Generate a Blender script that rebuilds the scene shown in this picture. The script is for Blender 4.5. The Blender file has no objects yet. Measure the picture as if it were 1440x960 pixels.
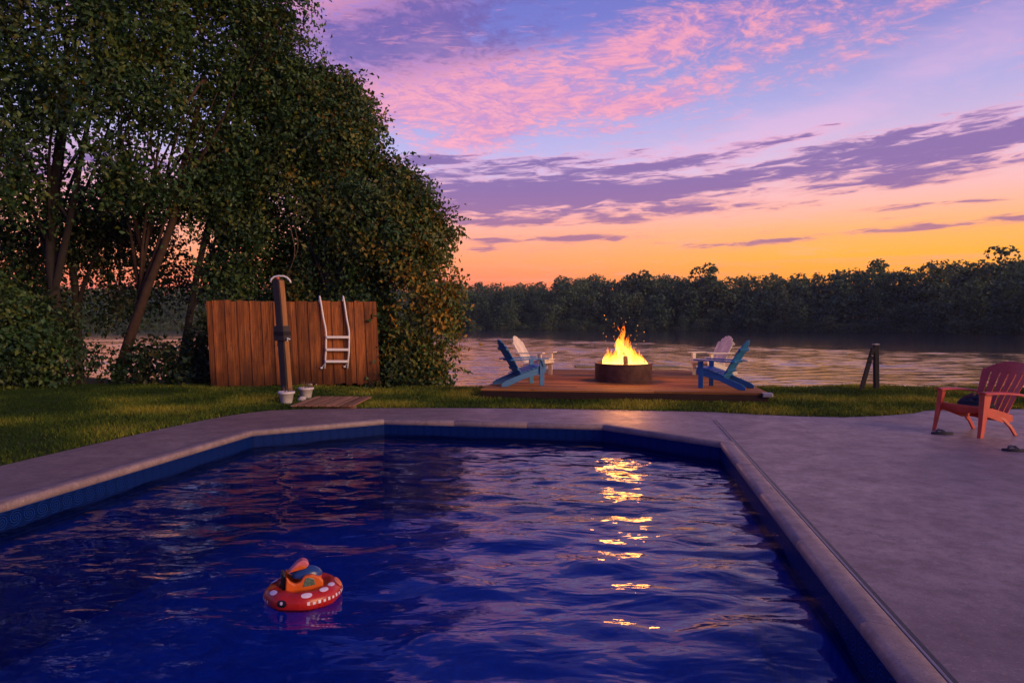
import bpy, bmesh, math, random
import numpy as np
from mathutils import Vector, Matrix, noise as mnoise
from mathutils.geometry import tessellate_polygon

random.seed(7)
RNG = np.random.default_rng(11)
sc = bpy.context.scene
COL = sc.collection
R = math.radians
PI = math.pi

# ------------------------------------------------------------------ camera
CAM_H = 1.4
PITCH = math.atan(27 / 960)
cam_d = bpy.data.cameras.new('camera')
cam_d.sensor_width = 36
cam_d.lens = 24
cam_d.clip_start = 0.05
cam_d.clip_end = 3000
cam = bpy.data.objects.new('camera', cam_d)
COL.objects.link(cam)
cam.location = (0, 0, CAM_H)
cam.rotation_euler = (PI / 2 - PITCH, 0, 0)
sc.camera = cam

# ------------------------------------------------------------------ node helper
class NT:
    def __init__(self, tree):
        self.t = tree
        self.n = tree.nodes
        self.l = tree.links
    def new(self, typ, **kw):
        nd = self.n.new(typ)
        for k, v in kw.items():
            setattr(nd, k, v)
        return nd
    def put(self, sock, v):
        if v is None:
            return
        if isinstance(v, bpy.types.NodeSocket):
            self.l.new(v, sock)
        else:
            if sock.type == 'RGBA' and isinstance(v, (tuple, list)) and len(v) == 3:
                v = (*v, 1)
            if sock.type == 'VECTOR' and isinstance(v, (int, float)):
                v = (v, v, v)
            sock.default_value = v
    def m(self, op, a, b=None, c=None, clamp=False):
        nd = self.new('ShaderNodeMath', operation=op, use_clamp=clamp)
        self.put(nd.inputs[0], a); self.put(nd.inputs[1], b); self.put(nd.inputs[2], c)
        return nd.outputs[0]
    def vm(self, op, a, b=None, scale=None):
        nd = self.new('ShaderNodeVectorMath', operation=op)
        self.put(nd.inputs[0], a); self.put(nd.inputs[1], b)
        if scale is not None:
            self.put(nd.inputs['Scale'], scale)
        return nd.outputs[0]
    def sstep(self, v, a, b):
        nd = self.new('ShaderNodeMapRange', interpolation_type='SMOOTHSTEP')
        self.put(nd.inputs[0], v); self.put(nd.inputs[1], a); self.put(nd.inputs[2], b)
        return nd.outputs[0]
    def lin(self, v, a, b, c=0.0, d=1.0):
        nd = self.new('ShaderNodeMapRange')
        self.put(nd.inputs[0], v); self.put(nd.inputs[1], a); self.put(nd.inputs[2], b)
        self.put(nd.inputs[3], c); self.put(nd.inputs[4], d)
        return nd.outputs[0]
    def mix(self, f, a, b, mode='MIX'):
        nd = self.new('ShaderNodeMix', data_type='RGBA', blend_type=mode)
        self.put(nd.inputs[0], f); self.put(nd.inputs[6], a); self.put(nd.inputs[7], b)
        return nd.outputs[2]
    def ramp(self, f, stops):
        nd = self.new('ShaderNodeValToRGB')
        el = nd.color_ramp.elements
        while len(el) < len(stops):
            el.new(0.5)
        for e, (p, c) in zip(el, stops):
            e.position = p
            e.color = (*c, 1)
        self.put(nd.inputs[0], f)
        return nd.outputs[0]
    def noise(self, vec, scale=5.0, detail=4.0, rough=0.55, dist=0.0, dims='3D'):
        nd = self.new('ShaderNodeTexNoise', noise_dimensions=dims)
        self.put(nd.inputs['Vector'], vec)
        nd.inputs['Scale'].default_value = scale
        nd.inputs['Detail'].default_value = detail
        nd.inputs['Roughness'].default_value = rough
        nd.inputs['Distortion'].default_value = dist
        return nd.outputs[0]
    def comb(self, x, y, z):
        nd = self.new('ShaderNodeCombineXYZ')
        self.put(nd.inputs[0], x); self.put(nd.inputs[1], y); self.put(nd.inputs[2], z)
        return nd.outputs[0]
    def sep(self, v):
        nd = self.new('ShaderNodeSeparateXYZ')
        self.put(nd.inputs[0], v)
        return nd.outputs
    def bump(self, h, strength=0.3, dist=0.01):
        nd = self.new('ShaderNodeBump')
        nd.inputs['Strength'].default_value = strength
        nd.inputs['Distance'].default_value = dist
        self.put(nd.inputs['Height'], h)
        return nd.outputs[0]

def s2l(c):
    return tuple(((x / 255) / 12.92 if x / 255 <= 0.04045 else ((x / 255 + 0.055) / 1.055) ** 2.4) for x in c)

# ------------------------------------------------------------------ world (sunset sky with broken cloud)
world = bpy.data.worlds.new('World')
sc.world = world
world.use_nodes = True
W = NT(world.node_tree)
W.n.clear()
def build_sky():
    w = W
    tc = w.new('ShaderNodeTexCoord')
    d = w.vm('NORMALIZE', tc.outputs['Generated'])
    x, y, z = w.sep(d)
    az = w.m('ARCTAN2', x, y)
    zc = w.m('MAXIMUM', z, 0.0)
    el = w.m('ARCSINE', zc)
    k = w.m('DIVIDE', el, 1.2, clamp=True)
    def rp(st):
        return w.ramp(k, [(p / 1.2, s2l(c)) for p, c in st])
    warm = rp([(0, (248, 118, 12)), (.05, (250, 146, 14)), (.085, (248, 164, 40)), (.12, (242, 166, 96)), (.165, (232, 172, 166)),
               (.215, (206, 174, 200)), (.29, (160, 154, 202)), (.40, (116, 114, 182)), (.6, (66, 76, 156)), (1.1, (42, 58, 134))])
    pink = rp([(0, (206, 92, 118)), (.05, (236, 116, 80)), (.09, (244, 146, 96)), (.13, (240, 160, 136)), (.17, (222, 168, 184)),
               (.215, (180, 170, 212)), (.29, (150, 154, 210)), (.40, (108, 112, 188)), (.6, (62, 76, 160)), (1.1, (42, 58, 134))])
    back = rp([(0, (104, 86, 140)), (.12, (116, 96, 160)), (.3, (88, 86, 164)), (.6, (54, 66, 148)), (1.1, (42, 58, 138))])
    g = w.sstep(w.m('ABSOLUTE', w.m('SUBTRACT', az, 0.62)), 0.74, 0.10)
    base = w.mix(g, pink, warm)
    b = w.sstep(w.m('ABSOLUTE', w.m('SUBTRACT', az, 0.4)), 0.9, 2.0)
    base = w.mix(b, base, back)
    # cloud layer coordinates: the direction projected onto a flat cloud deck
    inv = w.m('DIVIDE', 1.0, w.m('ADD', zc, 0.075))
    px = w.m('MULTIPLY', x, inv)
    py = w.m('MULTIPLY', y, inv)
    P = w.comb(px, py, 0.0)
    rot = w.new('ShaderNodeVectorRotate', rotation_type='Z_AXIS')
    w.put(rot.inputs['Vector'], P)
    rot.inputs['Angle'].default_value = R(-24)
    Pr = rot.outputs[0]
    Ps = w.vm('MULTIPLY', Pr, (0.95, 1.0, 1.0))
    warp = w.noise(Ps, 2.0, 4, 0.5)
    Pw = w.vm('ADD', Ps, w.comb(w.m('MULTIPLY', warp, 0.35), w.m('MULTIPLY', warp, -0.3), 0.0))
    big = w.noise(Pw, 1.7, 5, 0.6)
    puff = w.noise(Pw, 9.5, 5, 0.62, 0.2)
    fine = w.noise(Pw, 26.0, 5, 0.66, 0.2)
    nz = w.m('ADD', w.m('MULTIPLY', big, 0.26), w.m('ADD', w.m('MULTIPLY', puff, 0.40), w.m('MULTIPLY', fine, 0.34)))
    def gauss(a0, e0, wa, we, slope=0.0, amp=1.0):
        da = w.m('SUBTRACT', az, a0)
        de = w.m('SUBTRACT', w.m('SUBTRACT', el, e0), w.m('MULTIPLY', da, slope))
        q = w.m('ADD', w.m('POWER', w.m('ABSOLUTE', w.m('DIVIDE', da, wa)), 2.0), w.m('POWER', w.m('ABSOLUTE', w.m('DIVIDE', de, we)), 2.0))
        return w.m('MULTIPLY', w.m('EXPONENT', w.m('MULTIPLY', q, -1.0)), amp)
    def total(lst):
        s = gauss(*lst[0])
        for q in lst[1:]:
            s = w.m('ADD', s, gauss(*q))
        return s
    # high cloud, lit pink from below
    hi = total([(-.19, .385, .19, .085, .25, 1.15), (-.12, .318, .15, .036, .30, .85), (.13, .345, .21, .050, .42, .80),
                (.17, .30, .12, .022, .05, .75), (.30, .335, .14, .02, .3, .5), (-.03, .30, .10, .03, .2, .5), (.44, .33, .14, .014, .2, .45), (.34, .388, .15, .030, .12, .55), (.52, .375, .10, .016, .15, .55),
                (-.02, .275, .04, .010, .0, .5), (.13, .268, .05, .008, .0, .5), (.0, .55, .6, .09, .2, .25), (-.7, .4, .25, .12, .2, .25), (-.06, .255, .07, .012, .1, .5)])
    dh = w.sstep(w.m('ADD', nz, w.m('MULTIPLY', hi, 0.28)), 0.555, 0.78)
    core = w.sstep(w.m('ADD', nz, w.m('MULTIPLY', w.m('ADD', gauss(-.20, .385, .22, .070, .28), gauss(.06, .42, .14, .045, .2)), 0.34)), 0.62, 0.86)
    pinkc = w.mix(w.sstep(w.m('ADD', w.m('MULTIPLY', puff, .5), w.m('MULTIPLY', fine, .5)), .40, .60), s2l((186, 128, 178)), s2l((232, 150, 164)))
    hc = w.mix(core, pinkc, s2l((104, 84, 152)))
    out = w.mix(w.m('MULTIPLY', dh, 0.84), base, hc)
    # faint veils of the middle sky
    veil = w.sstep(w.m('ADD', w.m('ADD', w.m('MULTIPLY', big, .7), w.m('MULTIPLY', puff, .3)), w.m('MULTIPLY', total([(.50, .285, .22, .028, .22, 1.0), (.62, .35, .10, .02, .2, .7), (-.09, .245, .08, .02, .1, .5), (.3, .24, .2, .02, .1, .5)]), 0.26)), 0.50, 0.84)
    out = w.mix(w.m('MULTIPLY', veil, 0.28), out, s2l((236, 176, 204)))
    # low cloud banks, stretched thin by perspective
    Q = w.comb(w.m('MULTIPLY', az, 7.0), w.m('MULTIPLY', w.m('SUBTRACT', el, w.m('MULTIPLY', az, 0.05)), 46.0), 3.3)
    st = w.noise(Q, 1.0, 5, 0.6, 0.5)
    Q3 = w.comb(w.m('MULTIPLY', az, 20.0), w.m('MULTIPLY', w.m('SUBTRACT', el, w.m('MULTIPLY', az, 0.04)), 130.0), 7.3)
    st3 = w.noise(Q3, 1.0, 5, 0.62, 0.5)
    st = w.m('ADD', w.m('MULTIPLY', st, .50), w.m('ADD', w.m('MULTIPLY', st3, .95), -.225))
    lo = total([(.04, .190, .21, .034, -.05, 1.1), (-.06, .168, .15, .022, 0, .9), (.20, .190, .12, .012, -.02, .7), (.20, .218, .12, .008, .06, .7), (.40, .205, .17, .016, .09, 1.0),
                (.60, .212, .14, .022, .13, 1.2), (.50, .180, .13, .010, .03, .85), (-.11, .232, .07, .010, .05, .7),
                (.10, .122, .09, .0065, .0, 1.0), (-.03, .118, .06, .006, .0, .8), (.32, .108, .085, .0042, .03, 1.05),
                (.58, .119, .17, .0055, .02, 1.15), (.30, .158, .12, .007, .0, .75), (.33, .236, .16, .009, .12, .7), (.10, .232, .12, .008, .05, .7), (.5, .232, .2, .008, .14, .6), (.0, .145, .12, .006, 0, .7), (.16, .147, .05, .005, .0, .7), (-.03, .105, .05, .004, .0, .7), (.55, .145, .12, .004, .02, .6),
                (-.6, .19, .3, .04, 0, .8)])
    dl = w.sstep(w.m('ADD', st, w.m('MULTIPLY', lo, 0.36)), 0.56, 0.90)
    edge = w.mix(w.sstep(el, 0.13, 0.24), s2l((216, 138, 126)), s2l((222, 148, 172)))
    lc = w.mix(w.sstep(dl, 0.25, 0.95), edge, w.mix(w.sstep(el, 0.10, 0.2), s2l((150, 98, 130)), s2l((118, 88, 148))))
    out = w.mix(w.m('MULTIPLY', dl, 0.9), out, lc)
    # thin glowing strata above the horizon
    Q2 = w.comb(w.m('MULTIPLY', az, 3.0), w.m('MULTIPLY', el, 90.0), 9.1)
    st2 = w.noise(Q2, 1.0, 5, 0.6, 0.2)
    low = w.sstep(el, 0.17, 0.10)
    out = w.mix(w.m('MULTIPLY', w.m('MULTIPLY', w.sstep(st2, .5, .72), low), 0.40), out, s2l((240, 150, 120)))
    out = w.mix(w.sstep(z, 0.0, -0.08), out, s2l((40, 38, 60)))
    # the open sky overhead: a dusk Nishita sky adds a little of its own light
    ni = w.new('ShaderNodeTexSky', sky_type='NISHITA')
    ni.sun_disc = False
    ni.sun_elevation = R(FILL_EL)
    ni.sun_rotation = R(FILL_AZ)
    nm = w.vm('SCALE', ni.outputs[0], scale=0.004)
    out = w.vm('ADD', out, nm)
    bg = w.new('ShaderNodeBackground')
    w.put(bg.inputs[0], out)
    bg.inputs[1].default_value = 1.15
    o = w.new('ShaderNodeOutputWorld')
    w.l.new(bg.outputs[0], o.inputs[0])
FILL_EL, FILL_AZ = 17.0, 124.0
build_sky()

# ------------------------------------------------------------------ added warm fill from behind the camera
warm_fill_d = bpy.data.lights.new('warm_fill', 'SUN')  # added lamp standing in for house light and afterglow, away from the sunset
warm_fill_d.energy = 2.2
warm_fill_d.angle = R(30)
warm_fill_d.color = (1.0, 0.60, 0.30)
warm_fill = bpy.data.objects.new('warm_fill', warm_fill_d)
COL.objects.link(warm_fill)
sv = Vector((math.cos(R(FILL_EL)) * math.sin(R(FILL_AZ)), math.cos(R(FILL_EL)) * math.cos(R(FILL_AZ)), math.sin(R(FILL_EL))))
warm_fill.rotation_euler = sv.to_track_quat('Z', 'Y').to_euler()

sc.view_settings.view_transform = 'Standard'
sc.view_settings.look = 'None'
sc.view_settings.exposure = 0.18
sc.view_settings.gamma = 1.0
sc.view_settings.use_curve_mapping = False
sc.render.engine = 'CYCLES'
sc.cycles.use_denoising = True
sc.cycles.max_bounces = 7
sc.cycles.transparent_max_bounces = 24
sc.cycles.sample_clamp_indirect = 4.0
sc.cycles.use_adaptive_sampling = True
sc.cycles.adaptive_threshold = 0.015

# ------------------------------------------------------------------ pixel ray -> place on the ground
def ray(px, py):
    dx = (px - 720) / 960
    u = -(py - 480) / 960
    c, s = math.cos(PITCH), math.sin(PITCH)
    return Vector((dx, c + u * s, u * c - s))
def gp(px, py, z=0.0):
    r = ray(px, py)
    t = (z - CAM_H) / r.z
    return Vector((r.x * t, r.y * t, z))
def at(px, py, Y):
    r = ray(px, py)
    t = Y / r.y
    return Vector((r.x * t, Y, CAM_H + r.z * t))

# ------------------------------------------------------------------ objects
def tag(o, label=None, cat=None, group=None, kind=None):
    if label: o['label'] = label
    if cat: o['category'] = cat
    if group: o['group'] = group
    if kind: o['kind'] = kind
    return o
def empty(name, loc=(0, 0, 0), rz=0.0, label=None, cat=None, group=None):
    o = bpy.data.objects.new(name, None)
    o.empty_display_size = 0.1
    COL.objects.link(o)
    o.location = loc
    o.rotation_euler = (0, 0, rz)
    return tag(o, label, cat, group)
def dup(root, loc, rz, label=None):
    r = root.copy(); COL.objects.link(r)
    r.location = loc; r.rotation_euler = (0, 0, rz)
    if label: r['label'] = label
    for ch in list(root.children):
        c = ch.copy(); COL.objects.link(c); c.parent = r
        for g in ch.children:
            e = g.copy(); COL.objects.link(e); e.parent = c
    return r

class MB:
    """collects shapes, links them as one mesh object"""
    def __init__(self):
        self.v = []; self.f = []; self.tint = []; self.cur = (0.5, 0.5, 0.5)
    def setc(self, *c):
        self.cur = c if len(c) == 3 else (c[0],) * 3
    def add(self, vs, fs):
        o = len(self.v)
        self.v += [tuple(p) for p in vs]
        self.tint += [self.cur] * len(vs)
        self.f += [tuple(i + o for i in f) for f in fs]
    def box(self, c, s, M=None):
        hx, hy, hz = s[0] / 2, s[1] / 2, s[2] / 2
        vs = [Vector((i * hx, j * hy, k * hz)) for i in (-1, 1) for j in (-1, 1) for k in (-1, 1)]
        if M is not None:
            vs = [M @ p for p in vs]
        vs = [p + Vector(c) for p in vs]
        self.add(vs, [(0, 1, 3, 2), (4, 6, 7, 5), (0, 4, 5, 1), (2, 3, 7, 6), (0, 2, 6, 4), (1, 5, 7, 3)])
    def beam(self, a, b, w, h, up=(0, 0, 1)):
        """a board from a to b, w wide across, h thick along up"""
        a, b = Vector(a), Vector(b)
        d = (b - a); L = d.length; d.normalize()
        s = d.cross(Vector(up)).normalized()
        u = s.cross(d).normalized()
        M = Matrix((d, s, u)).transposed()
        self.box((a + b) / 2, (L, w, h), M)
    def prism(self, poly, lo, hi, M=None, off=(0, 0, 0)):
        """poly in local XY, from z=lo to hi"""
        n = len(poly)
        vs = [Vector((p[0], p[1], lo)) for p in poly] + [Vector((p[0], p[1], hi)) for p in poly]
        if M is not None:
            vs = [M @ p for p in vs]
        vs = [p + Vector(off) for p in vs]
        tri = tessellate_polygon([[Vector((p[0], p[1], 0)) for p in poly]])
        fs = [(c, b, a) for a, b, c in tri] + [(a + n, b + n, c + n) for a, b, c in tri]
        fs += [(i, (i + 1) % n, (i + 1) % n + n, i + n) for i in range(n)]
        self.add(vs, fs)
    def tube(self, pts, rad, seg=8, cap=True):
        pts = [Vector(p) for p in pts]
        if not isinstance(rad, (list, tuple)):
            rad = [rad] * len(pts)
        n = len(pts); vs = []; fs = []
        t0 = (pts[1] - pts[0]).normalized()
        nrm = t0.orthogonal().normalized()
        for i in range(n):
            t = (pts[min(i + 1, n - 1)] - pts[max(i - 1, 0)]).normalized()
            nrm = (nrm - t * nrm.dot(t)).normalized()
            bn = t.cross(nrm)
            for k in range(seg):
                a = 2 * PI * k / seg
                vs.append(pts[i] + (nrm * math.cos(a) + bn * math.sin(a)) * rad[i])
        for i in range(n - 1):
            for k in range(seg):
                k2 = (k + 1) % seg
                fs.append((i * seg + k, i * seg + k2, (i + 1) * seg + k2, (i + 1) * seg + k))
        if cap:
            fs.append(tuple(range(seg - 1, -1, -1)))
            fs.append(tuple((n - 1) * seg + k for k in range(seg)))
        self.add(vs, fs)
    def lathe(self, prof, c=(0, 0, 0), seg=32, closed=False):
        vs = []; fs = []; n = len(prof)
        for k in range(seg):
            a = 2 * PI * k / seg
            for r, z in prof:
                vs.append(Vector((c[0] + r * math.cos(a), c[1] + r * math.sin(a), c[2] + z)))
        for k in range(seg):
            k2 = (k + 1) % seg
            for i in range(n if closed else n - 1):
                j = (i + 1) % n
                fs.append((k * n + i, k2 * n + i, k2 * n + j, k * n + j))
        self.add(vs, fs)
    def build(self, name, mat, parent=None, smooth=False, bevel=0.0, seg=2):
        me = bpy.data.meshes.new(name)
        me.from_pydata(self.v, [], self.f)
        at_ = me.attributes.new('tint', 'FLOAT_COLOR', 'POINT')
        t = np.ones((len(self.v), 4), np.float32)
        if self.v:
            t[:, :3] = np.array(self.tint, np.float32)
        at_.data.foreach_set('color', t.ravel())
        me.materials.append(mat)
        bm = bmesh.new(); bm.from_mesh(me)
        bmesh.ops.recalc_face_normals(bm, faces=bm.faces)
        bm.to_mesh(me); bm.free()
        if smooth:
            me.polygons.foreach_set('use_smooth', [True] * len(me.polygons))
        me.update()
        o = bpy.data.objects.new(name, me)
        COL.objects.link(o)
        if parent: o.parent = parent
        if bevel:
            b = o.modifiers.new('bevel', 'BEVEL'); b.width = bevel; b.segments = seg; b.limit_method = 'ANGLE'; b.angle_limit = R(40)
        return o

def mesh_np(name, verts, faces, mat, tint=None, parent=None, smooth=False, uv=None):
    """verts (N,3), faces (M,k) arrays"""
    me = bpy.data.meshes.new(name)
    verts = np.asarray(verts, np.float32); faces = np.asarray(faces, np.int32)
    me.vertices.add(len(verts)); me.vertices.foreach_set('co', verts.ravel())
    M, k = faces.shape
    me.loops.add(M * k); me.loops.foreach_set('vertex_index', faces.ravel())
    me.polygons.add(M)
    me.polygons.foreach_set('loop_start', np.arange(0, M * k, k, dtype=np.int32))
    me.update(calc_edges=True)
    if tint is not None:
        a = me.attributes.new('tint', 'FLOAT_COLOR', 'POINT')
        t = np.ones((len(verts), 4), np.float32); t[:, :3] = tint
        a.data.foreach_set('color', t.ravel())
    if smooth:
        me.polygons.foreach_set('use_smooth', np.ones(M, bool))
    me.materials.append(mat)
    me.validate()
    o = bpy.data.objects.new(name, me)
    COL.objects.link(o)
    if parent: o.parent = parent
    return o

# ------------------------------------------------------------------ materials
def mat(name):
    m = bpy.data.materials.new(name)
    m.use_nodes = True
    t = NT(m.node_tree)
    t.n.clear()
    out = t.new('ShaderNodeOutputMaterial')
    return m, t, out
def principled(t, out, col, rough=0.6, normal=None, metal=0.0, spec=0.5):
    p = t.new('ShaderNodeBsdfPrincipled')
    t.put(p.inputs['Base Color'], col)
    t.put(p.inputs['Roughness'], rough)
    t.put(p.inputs['Metallic'], metal)
    t.put(p.inputs['Specular IOR Level'], spec)
    if normal is not None:
        t.put(p.inputs['Normal'], normal)
    t.l.new(p.outputs[0], out.inputs[0])
    return p
def objco(t):
    return t.new('ShaderNodeTexCoord').outputs['Object']
def tintv(t):
    a = t.new('ShaderNodeAttribute'); a.attribute_name = 'tint'
    return a
def simple(name, col, rough=0.5, var=0.15, scale=14, bump=0.05, metal=0.0, spec=0.5):
    m, t, out = mat(name)
    co = objco(t)
    n = t.noise(co, scale, 5, 0.6)
    c = t.mix(t.lin(n, .3, .7), tuple(x * (1 - var) for x in col), tuple(min(1, x * (1 + var)) for x in col))
    principled(t, out, c, t.lin(n, .3, .7, rough - .06, rough + .08), t.bump(t.noise(co, scale * 6, 3), bump, .004) if bump else None, metal, spec)
    return m
def wood(name, c1, c2, axis=2, scale=1.0, rough=0.6, spec=0.4, knots=True, stain=0.0):  # stain: dark damp blotches towards the foot
    """grain runs along the object's axis (0 x, 1 y, 2 z); tint.r shifts each board's shade, tint.g its grain offset"""
    m, t, out = mat(name)
    co = objco(t)
    tn = tintv(t)
    s = [26 * scale] * 3; s[axis] = 1.3 * scale
    v = t.vm('MULTIPLY', co, tuple(s))
    tr, tg, tb = t.sep(tn.outputs['Vector'])
    v = t.vm('ADD', v, t.comb(t.m('MULTIPLY', tg, 40), t.m('MULTIPLY', tg, 73), t.m('MULTIPLY', tg, 17)))
    g = t.noise(v, 1.0, 7, 0.72, 1.4)
    g2 = t.noise(v, 0.28, 3, 0.5, 0.6)
    c = t.mix(t.lin(g, .36, .64), c1, c2)
    c = t.mix(t.lin(g2, .35, .75, 0, .55), c, tuple(x * .45 for x in c1))
    if knots:
        vo = t.new('ShaderNodeTexVoronoi')
        s2 = [9.0] * 3; s2[axis] = 2.6
        t.put(vo.inputs['Vector'], t.vm('ADD', t.vm('MULTIPLY', co, tuple(s2)), t.comb(tg, tg, tg)))
        vo.inputs['Scale'].default_value = 1.0
        kn = t.sstep(vo.outputs['Distance'], 0.13, 0.05)
        c = t.mix(t.m('MULTIPLY', kn, 0.7), c, tuple(x * .25 for x in c1))
    if stain:
        x, y, z = t.sep(co)
        w = t.noise(t.vm('MULTIPLY', co, (3, 3, 1.2)), 1.0, 5, 0.6)
        low = t.sstep(t.m('ADD', z, t.m('MULTIPLY', w, 1.3)), 1.45, 0.55)
        c = t.mix(t.m('MULTIPLY', low, stain), c, tuple(x * .22 for x in c1))
    if stain:
        bl = t.noise(t.vm('MULTIPLY', co, (2.2, 2.2, .8)), 1.0, 6, .7)
        c = t.mix(t.lin(bl, .5, .68, 0, .65), c, tuple(x * .35 + .01 for x in c1))
    br = t.lin(tr, 0, 1, .45, 1.55)
    c = t.vm('MULTIPLY', c, t.comb(br, br, br))
    principled(t, out, c, t.lin(g, .3, .7, rough - .08, rough + .1), t.bump(g, .35, .003), 0, spec)
    return m

M = {}
M['fence'] = wood('cedar_fence', (.120, .036, .010), (.46, .150, .036), 2, 1.0, .62, .25, True, .85)
M['postlit'] = wood('lit_post_side', (.30, .13, .045), (.46, .22, .08), 2, 1.0, .6, .3, False)  # right face of the shower post, orange light put into the wood colour
M['deck'] = wood('deck_boards', (.25, .098, .028), (.46, .195, .058), 0, .8, .7, .10, True)
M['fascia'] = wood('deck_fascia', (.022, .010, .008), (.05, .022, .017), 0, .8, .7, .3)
M['greywood'] = wood('weathered_wood', (.035, .030, .032), (.085, .072, .072), 2, 1.0, .75, .3)
M['duck'] = wood('duckboard', (.24, .12, .065), (.40, .22, .12), 1, 1.0, .65, .3)
M['bench'] = wood('bench_plank', (.10, .12, .10), (.20, .23, .19), 0, .8, .6, .4, False)
M['blue'] = wood('blue_painted_wood', (.016, .13, .33), (.028, .20, .44), 0, .7, .45, .5, False)
M['white'] = wood('white_painted_wood', (.70, .62, .47), (.82, .75, .60), 0, .7, .5, .5, False)
M['whitemetal'] = simple('white_enamel_tube', (.82, .80, .76), .35, .05, 20, .0)
M['pot'] = simple('white_pot_plastic', (.62, .58, .58), .5, .12, 12, .05)
M['soil'] = simple('soil', (.04, .028, .02), .95, .3, 60, .5)
M['stone'] = simple('pale_stone', (.5, .46, .44), .8, .2, 30, .3)
M['twig'] = simple('dry_twig', (.16, .10, .06), .8, .3, 30, .1)
M['redpl'] = simple('red_plastic', (.60, .085, .050), .42, .14, 9, .03)
M['cloth'] = simple('dark_cloth', (.022, .026, .034), .9, .35, 24, .5)
M['clothred'] = simple('dark_red_cloth', (.10, .035, .03), .9, .3, 24, .5)
M['rubber'] = simple('dark_rubber', (.022, .026, .038), .7, .3, 40, .2)
M['strap'] = simple('blue_grey_strap', (.05, .065, .10), .5, .2, 40, .1)
M['steel'] = simple('rusty_steel', (.11, .048, .030), .6, .45, 7, .25, .35)
M['rimsteel'] = simple('rim_steel', (.10, .05, .035), .5, .4, 9, .2, .5)
M['log'] = simple('charred_log', (.10, .05, .03), .9, .5, 16, .6)
M['tarwood'] = wood('dark_piling_wood', (.014, .012, .016), (.035, .029, .034), 2, 1.0, .75, .3, False)
M['capmetal'] = simple('grey_metal_cap', (.33, .32, .36), .45, .15, 20, .05, .6)
M['copper'] = simple('red_valve', (.55, .10, .06), .4, .1, 20, .0)
M['floatred'] = simple('red_vinyl', (.44, .018, .008), .28, .10, 10, .02)
M['floatorange'] = simple('orange_vinyl', (.66, .125, .016), .3, .10, 10, .02)
M['floatblue'] = simple('blue_vinyl', (.02, .06, .22), .25, .1, 10, .02)
M['floatwin'] = simple('green_window_print', (.10, .16, .12), .25, .3, 60, .0)
M['floatblack'] = simple('black_vinyl', (.008, .008, .010), .3, .1, 10, .0)
M['floatwhite'] = simple('white_print', (.78, .66, .74), .4, .08, 30, .0)
M['floatpink'] = simple('pink_vinyl', (.62, .16, .20), .3, .1, 10, .0)

def foliage_mat(name, cols, trans=0.28, rough=.45, spec=.35):
    m, t, out = mat(name)
    tn = tintv(t)
    tr, tg, tb = t.sep(tn.outputs['Vector'])
    c = t.ramp(tr, cols)
    br = t.lin(tg, 0, 1, .6, 1.4)
    c = t.vm('MULTIPLY', c, t.comb(br, br, br))
    p = t.new('ShaderNodeBsdfPrincipled')
    t.put(p.inputs['Base Color'], c)
    p.inputs['Roughness'].default_value = rough
    p.inputs['Specular IOR Level'].default_value = spec
    tl = t.new('ShaderNodeBsdfTranslucent')
    t.put(tl.inputs[0], t.vm('MULTIPLY', c, (1.25, 1.15, .6)))
    mx = t.new('ShaderNodeMixShader'); mx.inputs[0].default_value = trans
    t.l.new(p.outputs[0], mx.inputs[1]); t.l.new(tl.outputs[0], mx.inputs[2])
    t.l.new(mx.outputs[0], out.inputs[0])
    return m
M['leaf'] = foliage_mat('green_leaves', [(0, (.020, .066, .028)), (.5, (.050, .118, .036)), (.85, (.115, .155, .032)), (1, (.20, .13, .022))])
M['leafdark'] = foliage_mat('dark_leaves', [(0, (.014, .044, .022)), (.6, (.034, .074, .028)), (1, (.10, .085, .022))])
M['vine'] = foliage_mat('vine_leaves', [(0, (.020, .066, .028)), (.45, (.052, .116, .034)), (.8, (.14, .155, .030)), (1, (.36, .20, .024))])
M['farleaf'] = foliage_mat('far_leaves', [(0, (.060, .125, .085)), (.5, (.11, .175, .10)), (1, (.17, .21, .105))], .35, .7, .15)  # paler and bluer than near leaves: distance haze put into the colour
M['grassblade'] = foliage_mat('grass_blades', [(0, (.026, .058, .012)), (.5, (.10, .155, .020)), (1, (.34, .31, .040))], .2, .7, .1)
M['bark'] = simple('bark', (.020, .015, .013), .9, .45, 9, .9)
M['barklit'] = simple('lit_bark', (.050, .026, .016), .9, .45, 9, .9)  # warmer, lighter copy of the bark, its orange light is in the colour

def soil_mat():
    m, t, out = mat('lawn_soil')
    co = t.new('ShaderNodeNewGeometry').outputs['Position']
    n = t.noise(co, 1.3, 6, .6); n2 = t.noise(co, 22, 4, .7)
    c = t.mix(t.lin(n, .35, .7), (.038, .058, .012), (.085, .092, .020))
    c = t.mix(t.lin(n2, .45, .8, 0, .6), c, (.03, .028, .014))
    principled(t, out, c, .9, t.bump(n2, .6, .03), 0, .15)
    return m
M['ground'] = soil_mat()

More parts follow.
